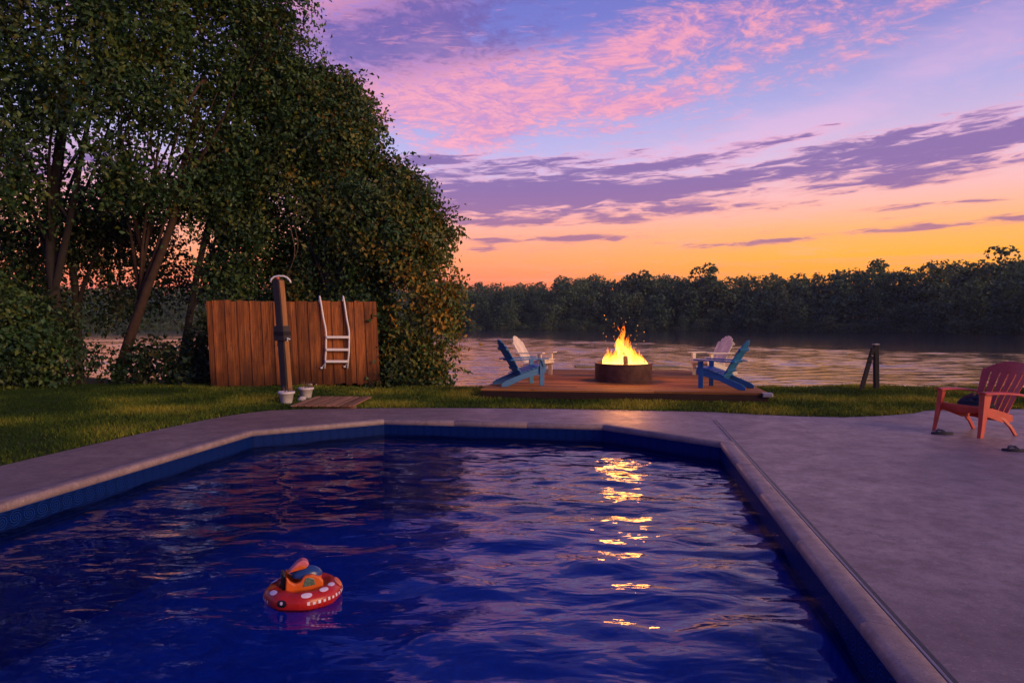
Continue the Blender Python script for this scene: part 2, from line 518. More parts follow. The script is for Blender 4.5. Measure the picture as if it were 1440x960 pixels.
def concrete_mat(name, c1, c2, rough=.55):
    m, t, out = mat(name)
    co = t.new('ShaderNodeNewGeometry').outputs['Position']
    big = t.noise(co, .55, 5, .55)
    mid = t.noise(t.vm('MULTIPLY', co, (1.0, 1.0, 1.0)), 3.2, 6, .65)
    grit = t.noise(co, 95, 3, .75)
    grit2 = t.noise(co, 30, 4, .75)
    c = t.mix(t.lin(big, .35, .7), c1, c2)
    c = t.mix(t.lin(mid, .42, .68, 0, .6), c, tuple(x * .7 for x in c1))
    mott = t.noise(co, 11, 5, .7)
    c = t.mix(t.lin(mott, .44, .64, 0, .7), c, tuple(x * .66 for x in c1))
    c = t.mix(t.lin(grit, .48, .66, 0, .6), c, tuple(x * .45 for x in c1))
    c = t.mix(t.lin(grit2, .56, .75, 0, .5), c, tuple(min(1, x * 1.35) for x in c2))
    # a few hairline cracks and dark spots
    vo = t.new('ShaderNodeTexVoronoi', feature='DISTANCE_TO_EDGE')
    wv = t.vm('ADD', co, t.comb(t.m('MULTIPLY', mid, .5), t.m('MULTIPLY', big, .6), 0))
    t.put(vo.inputs['Vector'], wv); vo.inputs['Scale'].default_value = .33
    cr = t.m('MULTIPLY', t.sstep(vo.outputs['Distance'], .0035, .0008), t.sstep(big, .52, .6))
    c = t.mix(t.m('MULTIPLY', cr, .6), c, (.05, .045, .045))
    v2 = t.new('ShaderNodeTexVoronoi'); t.put(v2.inputs['Vector'], co); v2.inputs['Scale'].default_value = 1.1
    sp = t.sstep(v2.outputs['Distance'], .028, .012)
    c = t.mix(t.m('MULTIPLY', sp, .75), c, (.06, .03, .02))
    h = t.m('ADD', t.m('MULTIPLY', grit, .5), t.m('MULTIPLY', grit2, .7))
    principled(t, out, c, t.lin(mid, .3, .7, rough - .08, rough + .12), t.bump(h, .45, .004), 0, .4)
    return m
M['concrete'] = concrete_mat('patio_concrete', (.23, .16, .16), (.43, .32, .295), .46)
M['coping'] = concrete_mat('coping_stone', (.29, .215, .205), (.40, .30, .275), .55)
M['drain'] = simple('dark_joint_strip', (.012, .012, .018), .45, .3, 30, .1)
M['drainlip'] = simple('grey_joint_lip', (.22, .20, .22), .5, .2, 30, .1)

def liner_mat():
    m, t, out = mat('pool_liner_vinyl')
    uv = t.new('ShaderNodeUVMap'); uv.uv_map = 'UVMap'
    u, v, _ = t.sep(uv.outputs[0])
    # printed scroll band: interlocking rings just under the coping
    fu = t.m('SUBTRACT', t.m('FRACT', t.m('DIVIDE', u, .125)), .5)
    fv = t.m('DIVIDE', t.m('ADD', v, .125), .125)
    r = t.m('SQRT', t.m('ADD', t.m('MULTIPLY', fu, fu), t.m('MULTIPLY', fv, fv)))
    ang = t.m('ARCTAN2', fv, fu)
    rings = t.m('SINE', t.m('ADD', t.m('MULTIPLY', r, 38), t.m('MULTIPLY', ang, 2.0)))
    line = t.m('MULTIPLY', t.sstep(rings, .0, .7), t.sstep(r, .52, .46))
    fu2 = t.m('SUBTRACT', t.m('FRACT', t.m('ADD', t.m('DIVIDE', u, .125), .5)), .5)
    r2 = t.m('SQRT', t.m('ADD', t.m('MULTIPLY', fu2, fu2), t.m('MULTIPLY', fv, fv)))
    line2 = t.m('MULTIPLY', t.sstep(t.m('SINE', t.m('MULTIPLY', r2, 50)), .3, .8), t.sstep(r, .44, .5))
    ln = t.m('MAXIMUM', line, t.m('MULTIPLY', line2, .6))
    band = t.m('MULTIPLY', t.sstep(v, -.27, -.25), t.sstep(v, -.03, -.045))
    bord = t.m('MAXIMUM', t.sstep(t.m('ABSOLUTE', t.m('ADD', v, .052)), .006, .003), t.sstep(t.m('ABSOLUTE', t.m('ADD', v, .262)), .007, .004))
    co = t.new('ShaderNodeNewGeometry').outputs['Position']
    n = t.noise(co, 4, 5, .65)
    sp = t.noise(co, 16, 4, .7)
    basec = t.mix(t.lin(n, .3, .7), (.001, .095, .38), (.003, .165, .58))
    basec = t.mix(t.lin(sp, .5, .75, 0, .5), basec, (.006, .25, .70))
    bc = t.mix(ln, (.0006, .006, .060), (.006, .036, .20))
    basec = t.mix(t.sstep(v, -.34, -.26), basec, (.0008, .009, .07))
    c = t.mix(band, basec, bc)
    c = t.mix(t.m('MULTIPLY', bord, .6), c, (.02, .07, .34))
    principled(t, out, c, .55, None, 0, .05)
    return m
M['liner'] = liner_mat()

def pool_water_mat():
    m, t, out = mat('pool_water')
    co = t.new('ShaderNodeNewGeometry').outputs['Position']
    v = t.vm('MULTIPLY', co, (.75, 1.5, 1))
    h = t.m('ADD', t.m('MULTIPLY', t.noise(v, 3.0, 2, .5, .8), 1.0), t.m('MULTIPLY', t.noise(v, 9.0, 2, .5, .3), .16))
    nb = t.new('ShaderNodeBump'); nb.inputs['Strength'].default_value = 1.0; nb.inputs['Distance'].default_value = .018
    t.put(nb.inputs['Height'], h)
    fr = t.new('ShaderNodeFresnel'); fr.inputs[0].default_value = 1.38
    t.l.new(nb.outputs[0], fr.inputs[1])
    gl = t.new('ShaderNodeBsdfGlossy'); gl.inputs['Roughness'].default_value = .02
    gl.inputs['Color'].default_value = (1, 1, 1, 1)
    t.l.new(nb.outputs[0], gl.inputs['Normal'])
    tr = t.new('ShaderNodeBsdfTransparent'); tr.inputs[0].default_value = (.42, .84, .98, 1)
    mx = t.new('ShaderNodeMixShader')
    t.l.new(fr.outputs[0], mx.inputs[0]); t.l.new(tr.outputs[0], mx.inputs[1]); t.l.new(gl.outputs[0], mx.inputs[2])
    t.l.new(mx.outputs[0], out.inputs[0])
    return m
M['poolwater'] = pool_water_mat()

def lake_mat():
    m, t, out = mat('lake_water')
    co = t.new('ShaderNodeNewGeometry').outputs['Position']
    v = t.vm('MULTIPLY', co, (.7, 2.0, 1))
    nb = t.new('ShaderNodeBump'); nb.inputs['Strength'].default_value = 1.0; nb.inputs['Distance'].default_value = .010
    t.put(nb.inputs['Height'], t.noise(v, 2.4, 2, .5, .3))
    p = t.new('ShaderNodeBsdfPrincipled')
    t.put(p.inputs['Base Color'], (.012, .014, .026))
    p.inputs['Roughness'].default_value = .09
    p.inputs['IOR'].default_value = 1.33
    t.l.new(nb.outputs[0], p.inputs['Normal'])
    t.l.new(p.outputs[0], out.inputs[0])
    return m
M['lake'] = lake_mat()

def flame_mat():
    m, t, out = mat('flame')
    tn = tintv(t)
    hh, rr, _ = t.sep(tn.outputs['Vector'])
    co = objco(t)
    n = t.noise(t.vm('MULTIPLY', co, (13, 13, 4.5)), 1.0, 5, .62, 1.2)
    c = t.ramp(hh, [(0, (1.0, .62, .20)), (.3, (1.0, .48, .09)), (.65, (1.0, .25, .018)), (1, (.85, .085, .004))])
    st = t.m('MULTIPLY', t.lin(hh, 0, 1, 5.2, 1.4), t.lin(n, .25, .7, .5, 1.25))
    em = t.new('ShaderNodeEmission'); t.put(em.inputs[0], c); t.put(em.inputs[1], st)
    lw = t.new('ShaderNodeLayerWeight'); lw.inputs[0].default_value = .5
    face = t.sstep(lw.outputs['Facing'], .95, .25)
    a = t.m('MULTIPLY', face, t.lin(t.m('SUBTRACT', n, t.m('MULTIPLY', hh, .26)), .26, .46))
    a = t.m('MULTIPLY', a, .85)
    tr = t.new('ShaderNodeBsdfTransparent')
    mx = t.new('ShaderNodeMixShader')
    t.put(mx.inputs[0], a); t.l.new(tr.outputs[0], mx.inputs[1]); t.l.new(em.outputs[0], mx.inputs[2])
    t.l.new(mx.outputs[0], out.inputs[0])
    return m
M['flame'] = flame_mat()
def ember_mat():
    m, t, out = mat('embers')
    n = t.noise(objco(t), 18, 4, .6)
    p = principled(t, out, (.03, .02, .018), .9)
    t.put(p.inputs['Emission Color'], (1, .28, .03, 1))
    t.put(p.inputs['Emission Strength'], t.lin(n, .4, .7, 0, 4.0))
    return m
M['ember'] = ember_mat()
def spark_mat():
    m, t, out = mat('sparks')
    em = t.new('ShaderNodeEmission'); em.inputs[0].default_value = (1, .33, .04, 1); em.inputs[1].default_value = 3.0
    t.l.new(em.outputs[0], out.inputs[0])
    return m
M['spark'] = spark_mat()

# ------------------------------------------------------------------ pool frame
UA = R(9.5)
PU = Vector((math.sin(UA), math.cos(UA), 0))       # along the pool, away from the camera
PV = Vector((math.cos(UA), -math.sin(UA), 0))      # across, to the right
def pw(v, u, z=0.0):
    p = PV * v + PU * u
    return Vector((p.x, p.y, z))
def vu(p):
    return p.dot(PV), p.dot(PU)
c1, c2, c3, c4 = (vu(gp(*q)) for q in ((346, 607), (540, 591.5), (848, 599), (1014, 623)))
VR = (c4[0] + vu(gp(1276, 960))[0]) / 2
VL = (c1[0] + vu(gp(0, 716))[0]) / 2
UB = (c2[1] + c3[1]) / 2
UN = 1.25
POOL = [(VL, UN + .9), (VL, c1[1]), (c2[0], UB), (c3[0], UB), (VR, c4[1]), (VR, UN + .9), (VR - 1.2, UN), (VL + 1.2, UN)]   # clockwise seen from above
WATER_Z = -.205
def offset(poly, d):
    """positive d grows the polygon (clockwise order)"""
    n = len(poly); res = []
    for i in range(n):
        a, b, c = Vector(poly[i - 1]), Vector(poly[i]), Vector(poly[(i + 1) % n])
        e1 = (b - a).normalized(); e2 = (c - b).normalized()
        n1 = Vector((-e1.y, e1.x)); n2 = Vector((-e2.y, e2.x))
        bis = (n1 + n2).normalized()
        res.append(tuple(b + bis * (d / max(.3, bis.dot(n1)))))
    return res
def area(poly):
    return sum(poly[i - 1][0] * poly[i][1] - poly[i][0] * poly[i - 1][1] for i in range(len(poly))) / 2
def inside(poly, X, Y):
    res = np.zeros(X.shape, bool)
    n = len(poly)
    for i in range(n):
        x1, y1 = poly[i - 1][:2]; x2, y2 = poly[i][:2]
        c = ((y1 > Y) != (y2 > Y)) & (X < (x2 - x1) * (Y - y1) / (y2 - y1 + 1e-12) + x1)
        res ^= c
    return res
def pxy(poly):
    return [tuple(pw(v, u)[:2]) for v, u in poly]

edge_px = [(0, 655), (60, 641), (120, 627), (190, 611), (250, 598), (300, 588), (340, 581.5), (380, 577), (430, 575), (480, 574), (560, 573.5), (640, 573.5), (720, 574), (800, 575),
           (900, 577), (1000, 579), (1060, 582.5), (1120, 585), (1185, 586.5), (1240, 584.5), (1285, 581), (1302, 577), (1360, 575.5), (1440, 575)]
PATIO = [tuple(gp(*q)[:2]) for q in edge_px]
pl0 = Vector(PATIO[0]) - Vector((PU.x, PU.y)) * 14
PATIO = [tuple(pl0)] + PATIO + [(17, 11.6), (17, -8)]

# ------------------------------------------------------------------ ground sheet
LAKE_Z = -.8
def bank_edge(x):
    return 14.75 + .22 * np.sin(x * .9 + 1) + .12 * np.sin(x * 2.7) + np.clip((-4.3 - x) / 1.5, 0, 1) * 2.2 + np.clip((-9 - x) / 6, 0, 1) * 2
def shore(azd):
    """distance of the far shore by direction in degrees"""
    return np.interp(azd, [-70, -40, -26, -10, 0, 10, 20, 30, 37, 60], [210, 220, 225, 210, 200, 190, 178, 164, 156, 150])
def ground_z(X, Y):
    D = np.hypot(X, Y); A = np.degrees(np.arctan2(X, Y))
    near = np.clip((Y - bank_edge(X)) / 1.6, 0, 1)
    z = -1.9 * near ** 1.3
    s = shore(A)
    f = np.clip((D - s + 3) / 6, 0, 1)
    hill = np.interp(A, [-60, -30, -12, 2, 10, 25, 60], [6, 7, 10, 10, 7, 3, 3])
    far = -1.9 + f * 1.5 + np.clip((D - s) / 90, 0, 1) ** .8 * hill
    z = np.where(D > 60, np.where(D > s - 3, far, -1.9), z)
    z = np.where((Y < 2) & (D > 60), 0, z)
    return z
def build_ground():
    xs = np.unique(np.concatenate([np.linspace(-700, -40, 45), np.linspace(-40, -14, 40), np.linspace(-14, 14, 141), np.linspace(14, 40, 40), np.linspace(40, 700, 45)]))
    ys = np.unique(np.concatenate([np.linspace(-60, -6, 12), np.linspace(-6, 20, 131), np.linspace(20, 60, 30), np.linspace(60, 330, 110), np.linspace(330, 1400, 20)]))
    X, Y = np.meshgrid(xs, ys)
    Z = ground_z(X, Y)
    Z += np.where((Y > 12) & (Y < 15) & (np.abs(X) < 14), .015 * np.sin(X * 3.1) * np.sin(Y * 2.3), 0)
    big = [(p[0] * 1.0, p[1] * 1.0) for p in PATIO]
    ins = inside(big, X, Y)
    # only well inside the slab does the ground drop away for the pool pit
    pool = inside(pxy(offset(POOL, .5)), X, Y)
    Z = np.where(ins, -.03, Z)
    Z = np.where(pool, -2.4, Z)
    n, mcols = X.shape
    v = np.stack([X, Y, Z], -1).reshape(-1, 3)
    i = np.arange(n * mcols).reshape(n, mcols)
    f = np.stack([i[:-1, :-1], i[:-1, 1:], i[1:, 1:], i[1:, :-1]], -1).reshape(-1, 4)
    o = mesh_np('ground', v, f, M['ground'], smooth=True)
    tag(o, 'grassy ground falling away to the lake and rising beyond it', 'ground', kind='structure')
build_ground()

def build_lake():
    # small wind waves as real geometry, longer and flatter towards the far shore
    ys = [13.5]
    while ys[-1] < 260:
        ys.append(ys[-1] + .075 + max(0, ys[-1] - 30) * .0016 + max(0, ys[-1] - 110) * .012)
    ys = np.array(ys + [300, 420, 700, 1200])
    us = np.linspace(-1.02, 1.02, 300)                    # fan of columns, wide enough for any near view
    U, Y = np.meshgrid(us, ys)
    X = U * (14 + Y * 1.05)
    rng = np.random.default_rng(14)
    Z = np.zeros_like(X)
    n = 46
    for k in range(n):
        lam = .36 * 4.5 ** rng.random()
        th = R(96) + rng.normal() * R(24)
        kk = 2 * PI / lam
        a = LAKE_SLOPE * math.sqrt(2 / n) / kk
        # waves too short for the grid at a distance fade out there
        fade = np.clip((lam * 110 - Y) / (lam * 50), 0, 1)
        Z += a * fade * np.sin(kk * (X * math.cos(th) + Y * math.sin(th)) + rng.random() * 6.28)
    big = np.sin(X * .09 + 1.2 * np.sin(Y * .05)) * 6 + np.sin(X * .23 + Y * .11) * 4
    q = Y + 1.25 * X + big
    calm = np.clip((q - 84) / 14, 0, 1) * np.where(X < 26, 1 - .8 * np.clip((q - 165) / 15, 0, 1), 1)
    Z *= 1 - .74 * calm
    Z *= 1 + .35 * np.sin(Y * .35 + X * .05) * np.sin(X * .12)
    i = np.arange(X.size).reshape(X.shape)
    f = np.stack([i[:-1, :-1], i[:-1, 1:], i[1:, 1:], i[1:, :-1]], -1).reshape(-1, 4)
    o = mesh_np('lake_water', np.stack([X, Y, Z + LAKE_Z], -1).reshape(-1, 3), f, M['lake'], smooth=True)
    tag(o, 'rippled lake reflecting the pink and gold sunset sky', 'lake', kind='structure')
LAKE_SLOPE = .052
build_lake()

def build_patio():
    hole = pxy(offset(POOL, .075))
    outer = [Vector((x, y, 0)) for x, y in PATIO]
    inner = [Vector((x, y, 0)) for x, y in hole]
    tri = tessellate_polygon([outer, inner])
    pts = outer + inner
    mb = MB()
    n = len(outer); k = len(inner)
    vs = list(pts) + [p - Vector((0, 0, .12)) for p in pts]
    fs = [t for t in tri]
    N = len(pts)
    fs += [(i, (i + 1) % n, (i + 1) % n + N, i + N) for i in range(n)]
    fs += [(n + i, n + (i + 1) % k, n + (i + 1) % k + N, n + i + N) for i in range(k)]
    mb.add(vs, fs)
    o = mb.build('patio', M['concrete'])
    tag(o, 'broad concrete patio around the swimming pool', 'patio', kind='structure')
    # joint strip along the right side of the pool
    j = MB()
    a, b = gp(1003.5, 590.5), gp(1330, 960)
    va = VR + .178
    j.beam(pw(va, UN - 1, .004), pw(va, vu(a)[1], .004), .022, .010)
    strip = j.build('joint_strip', M['drain'], bevel=.002)
    tag(strip, 'long dark joint strip set in the patio beside the pool edge', 'joint strip', kind='structure')
    j = MB()
    j.beam(pw(va - .021, UN - 1, .005), pw(va - .021, vu(a)[1], .005), .016, .014)
    lip = j.build('joint_lip', M['drainlip'], strip, bevel=.003)
build_patio()

def build_pool():
    # coping: a rounded stone profile swept round the pool edge, cut into lengths by mortar joints
    prof = [(.15, .004), (.14, .014), (.09, .020), (.03, .020), (.008, .017), (-.008, .006), (-.014, -.014), (-.012, -.036), (-.002, -.052), (.02, -.060), (.07, -.060), (.15, -.02)]
    rings = [offset(POOL, d) for d, _ in prof]
    mb = MB()
    n = len(POOL)
    for i in range(n):
        j = (i + 1) % n
        L = (Vector(POOL[j]) - Vector(POOL[i])).length
        k = max(1, round(L / 1.22))
        for s in range(k):
            g = .0016 / L
            t0 = s / k + (g if s else 0); t1 = (s + 1) / k - (g if s < k - 1 else 0)
            mb.setc(.35 + .3 * random.random(), random.random(), .5)
            ring = []
            for t in (t0, t1):
                ring.append([pw(*(Vector(rings[q][i]).lerp(Vector(rings[q][j]), t)), prof[q][1]) for q in range(len(prof))])
            m = len(prof)
            vs = ring[0] + ring[1]
            fs = [(q, (q + 1) % m, (q + 1) % m + m, q + m) for q in range(m)] + [tuple(range(m)), tuple(range(2 * m - 1, m - 1, -1))]
            mb.add(vs, fs)
    o = mb.build('pool_coping', M['coping'], bevel=.0015)
    for p in o.data.polygons: p.use_smooth = True
    tag(o, 'rounded pale stone coping round the pool edge', 'pool coping', kind='structure')
    mb = MB()
    mb_r = [offset(POOL, d) for d in (-.004, .02)]
    # liner walls and floor with a UV map running along the wall
    me = bpy.data.meshes.new('pool_liner')
    bm = bmesh.new(); uvl = bm.loops.layers.uv.new('UVMap')
    s = 0.0
    inner = offset(POOL, .0)
    for i in range(n):
        j = (i + 1) % n
        a, b = inner[i], inner[j]
        L = (Vector(a) - Vector(b)).length
        zs = [-.03, -.30, -1.25]
        for z0, z1 in zip(zs[:-1], zs[1:]):
            q = [bm.verts.new(pw(*a, z0)), bm.verts.new(pw(*b, z0)), bm.verts.new(pw(*b, z1)), bm.verts.new(pw(*a, z1))]
            f = bm.faces.new(q)
            for lp, uvv in zip(f.loops, ((s, z0), (s + L, z0), (s + L, z1), (s, z1))):
                lp[uvl].uv = uvv
        s += L
    fl = bm.faces.new([bm.verts.new(pw(*p, -1.25)) for p in inner])
    for lp in fl.loops:
        lp[uvl].uv = (0, -1.25)
    bm.to_mesh(me); bm.free()
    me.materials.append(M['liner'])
    o = bpy.data.objects.new('pool_liner', me); COL.objects.link(o)
    tag(o, 'dark blue pool liner with a printed band of scrolls', 'pool liner', kind='structure')
    # water surface: a dense grid carried by a sum of small waves
    vs_, us_ = np.linspace(VL - .1, VR + .1, 420), np.linspace(UN - .1, UB + .1, 620)
    V, U = np.meshgrid(vs_, us_)
    X = V * PV.x + U * PU.x; Y = V * PV.y + U * PU.y
    Z = np.zeros_like(X)
    rng = np.random.default_rng(5)
    for k in range(90):
        lam = .20 * (6.0) ** rng.random()
        th = R(84) + rng.normal() * R(30)
        a = .0017 * lam ** 1.05
        kk = 2 * PI / lam
        ph = kk * (X * math.cos(th) + Y * math.sin(th)) + rng.random() * 6.28
        Z += a * np.sin(ph + .25 * np.sin(ph))
    # livelier in the middle and right of the pool than by the left wall
    Z *= np.clip(.55 + (V - VL) / (VR - VL) * .75, .5, 1.2)
    ins = inside(offset(POOL, .012), V, U)
    i = np.arange(X.size).reshape(X.shape)
    f = np.stack([i[:-1, :-1], i[:-1, 1:], i[1:, 1:], i[1:, :-1]], -1)
    fi = ins[:-1, :-1] & ins[:-1, 1:] & ins[1:, 1:] & ins[1:, :-1]
    f = f[fi]
    v = np.stack([X, Y, Z + WATER_Z], -1).reshape(-1, 3)
    used, invx = np.unique(f.ravel(), return_inverse=True)
    o = mesh_np('pool_water', v[used], invx.reshape(-1, 4), M['poolwater'], smooth=True)
    tag(o, 'rippling deep blue swimming pool water', 'pool water', kind='structure')
build_pool()

# ------------------------------------------------------------------ leaves
def leaf_mesh(cent, nrm, size, aspect=.62, fold=.18, rng=RNG):
    """one folded diamond leaf per centre; returns verts, faces"""
    n = len(cent)
    nrm = nrm / (np.linalg.norm(nrm, axis=1, keepdims=True) + 1e-9)
    r = rng.normal(size=(n, 3))
    d = np.cross(nrm, r); d /= (np.linalg.norm(d, axis=1, keepdims=True) + 1e-9)
    d[:, 2] -= .45; d /= (np.linalg.norm(d, axis=1, keepdims=True) + 1e-9)
    s = np.cross(nrm, d); s /= (np.linalg.norm(s, axis=1, keepdims=True) + 1e-9)
    up = np.cross(d, s)
    L = size[:, None]
    wv = L * aspect * .5
    base = cent - d * L * .5
    tip = cent + d * L * .5 - up * L * .10
    mid = cent + d * L * .05
    l = mid + s * wv + up * L * fold
    rr = mid - s * wv + up * L * fold
    v = np.stack([base, rr, tip, l], 1).reshape(-1, 3)
    i = np.arange(n)[:, None] * 4
    f = np.concatenate([i + np.array([[0, 1, 2]]), i + np.array([[0, 2, 3]])], 0)
    return v, f
def clumped(blobs, nclump, per, spread, rng, hole=.0, shell=.3, seed=0.0):
    """blobs: (centre, radii); clump centres in their shells, leaves round each clump"""
    A = np.array([b[1][0] * b[1][2] + b[1][0] * b[1][1] for b in blobs]); A = A / A.sum()
    which = rng.choice(len(blobs), nclump, p=A)
    C = np.array([b[0] for b in blobs])[which]; RR = np.array([b[1] for b in blobs])[which]
    d = rng.normal(size=(nclump, 3)); d /= np.linalg.norm(d, axis=1, keepdims=True)
    rad = 1 - np.abs(rng.normal(size=(nclump, 1))) * shell
    rad = np.clip(rad, .1, 1.12)
    rad = np.where(rng.random((nclump, 1)) < .05, rng.uniform(1.04, 1.24, (nclump, 1)), rad)
    P = C + d * RR * rad
    if hole > 0:
        keep = np.array([mnoise.noise(Vector(p) * .75 + Vector((seed, 3.1, 7.7))) for p in P]) > (hole - .55)
        P, d = P[keep], d[keep]
    m = len(P)
    shade = rng.random(m)
    gold_glow = np.clip((P[:, 0] + 3.5) / 1.2, 0, 1) * np.clip((3.9 - P[:, 2]) / 1.5, 0, 1) * np.clip((P[:, 2] - .6) / 1.0, 0, 1)  # golden light on the lower right crown, put into the leaf tint
    shade = np.clip(shade + gold_glow * .85 * rng.random(m), 0, 1.3)
    bright = rng.random(m)
    cn = d * .9 + rng.normal(size=d.shape) * .45 + np.array([0, 0, .35])
    # leaves lie in a loose sheet across each clump, like shingles on the spray that carries them
    g = rng.normal(size=(m * per, 3)) * spread * 1.25
    cu = cn / np.linalg.norm(cn, axis=1, keepdims=True)
    cu = np.repeat(cu, per, 0)
    g -= cu * (g * cu).sum(1, keepdims=True) * .72
    cent = np.repeat(P, per, 0) + g
    cent[:, 2] -= np.abs(rng.normal(size=m * per)) * spread * .6
    nr = np.repeat(cn, per, 0) + rng.normal(size=(m * per, 3)) * .42
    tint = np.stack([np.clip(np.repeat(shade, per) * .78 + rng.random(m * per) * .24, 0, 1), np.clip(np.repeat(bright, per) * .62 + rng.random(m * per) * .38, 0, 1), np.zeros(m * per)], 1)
    return cent, nr, tint
DENS = 1.5
def foliage(name, blobs, nclump, per, spread, size, material, parent, seed, hole=0.0, shell=.3, aspect=.62, minz=-1.0, shoots=0):
    rng = np.random.default_rng(seed)
    nclump = int(nclump * DENS)
    c, nr, ti = clumped(blobs, nclump, per, spread, rng, hole, shell, seed * 1.7)
    if shoots:
        # young shoots that break the outline, leaves strung along each
        cs, ns, ts = [], [], []
        for q in range(shoots):
            b = blobs[rng.integers(len(blobs))]
            d = rng.normal(size=3); d[2] = abs(d[2]) * .8; d /= np.linalg.norm(d)
            p0 = np.array(b[0]) + d * np.array(b[1]) * .95
            dr = d * .8 + rng.normal(size=3) * .45 + np.array([0, 0, .15]); dr /= np.linalg.norm(dr)
            L = rng.uniform(.25, .75); nl = int(8 + L * 18)
            t = np.linspace(0, 1, nl)[:, None]
            pts = p0 + dr * L * t + np.array([0, 0, -.35]) * L * t ** 2 + rng.normal(size=(nl, 3)) * .045 * (1.15 - t)
            cs.append(pts); ns.append(rng.normal(size=(nl, 3)) * .7 + np.array([0, -.2, .6]))
            ts.append(np.stack([np.clip(np.full(nl, rng.random() * .8) + rng.random(nl) * .2, 0, 1), rng.random(nl) * .5 + .35, np.zeros(nl)], 1))
        c = np.concatenate([c] + cs); nr = np.concatenate([nr] + ns); ti = np.concatenate([ti] + ts)
    k = (c[:, 2] > minz) & ~((c[:, 1] < 15.2) & (c[:, 0] > -7.0) & (c[:, 0] < -2.8))
    c, nr, ti = c[k], nr[k], ti[k]
    sz = size * rng.uniform(.45, 1.3, len(c))
    v, f = leaf_mesh(c, nr, sz, aspect, rng=rng)
    if parent is not None:
        v = v - np.array(parent.location)
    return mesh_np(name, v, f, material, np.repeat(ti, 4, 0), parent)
def limb(mb, pts, r0, r1, seg=9, wob=.03, n=14):
    """a tapered wobbling limb through pts"""
    pts = [Vector(p) for p in pts]
    out = []; rad = []
    seedv = Vector((random.random() * 50, 0, 0))
    for i in range(n):
        t = i / (n - 1) * (len(pts) - 1)
        k = min(int(t), len(pts) - 2); f = t - k
        p0 = pts[max(k - 1, 0)]; p1 = pts[k]; p2 = pts[k + 1]; p3 = pts[min(k + 2, len(pts) - 1)]
        p = .5 * ((2 * p1) + (p2 - p0) * f + (2 * p0 - 5 * p1 + 4 * p2 - p3) * f * f + (3 * p1 - p0 - 3 * p2 + p3) * f ** 3)
        w = Vector((mnoise.noise(p * 1.1 + seedv), mnoise.noise(p * 1.1 + seedv + Vector((9, 3, 1))), 0)) * wob * min(1, i / 3)
        out.append(p + w)
        rad.append((r0 + (r1 - r0) * (i / (n - 1))) * (1 + .10 * mnoise.noise(p * 4 + seedv)))
    mb.tube(out, rad, seg)
    return out
def B(px, py, Y, rx, ry, rz=None):
    """a foliage mass: centre by direction and distance, radii given in metres"""
    c = at(px, py, Y)
    return (tuple(c), (rx, rz if rz else rx * .8, ry))
def tree(name, base, paths, blobs, nclump, per, spread, size, seed, label, leafmat='leaf', hole=0.0, r0=.16, barkmat='bark', extra=8, shell=.3, group='trees on the left bank'):
    root = empty(name, base, 0, label, 'tree', group)
    bl = Vector(base)
    mb = MB()
    tips = []
    for k, (pp, ra, rb) in enumerate(paths):
        o = limb(mb, [Vector(p) - bl for p in pp], ra, rb)
        tips.append(o)
    rr = random.Random(seed)
    for k in range(extra):
        src = rr.choice(tips); s = src[rr.randint(len(src) // 3, len(src) - 1)]
        b = rr.choice(blobs)
        e = Vector(b[0]) - bl + Vector((rr.uniform(-.7, .7) * b[1][0], rr.uniform(-.7, .7) * b[1][1], rr.uniform(-.6, .6) * b[1][2]))
        midp = s.lerp(e, .5) + Vector((rr.uniform(-.25, .25), rr.uniform(-.2, .2), rr.uniform(-.1, .35)))
        limb(mb, [s, midp, e], .045, .008, 6, .05, 9)
    mb.build('trunk', M[barkmat], root, smooth=True)
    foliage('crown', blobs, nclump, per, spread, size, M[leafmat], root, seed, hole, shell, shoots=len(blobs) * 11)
    return root

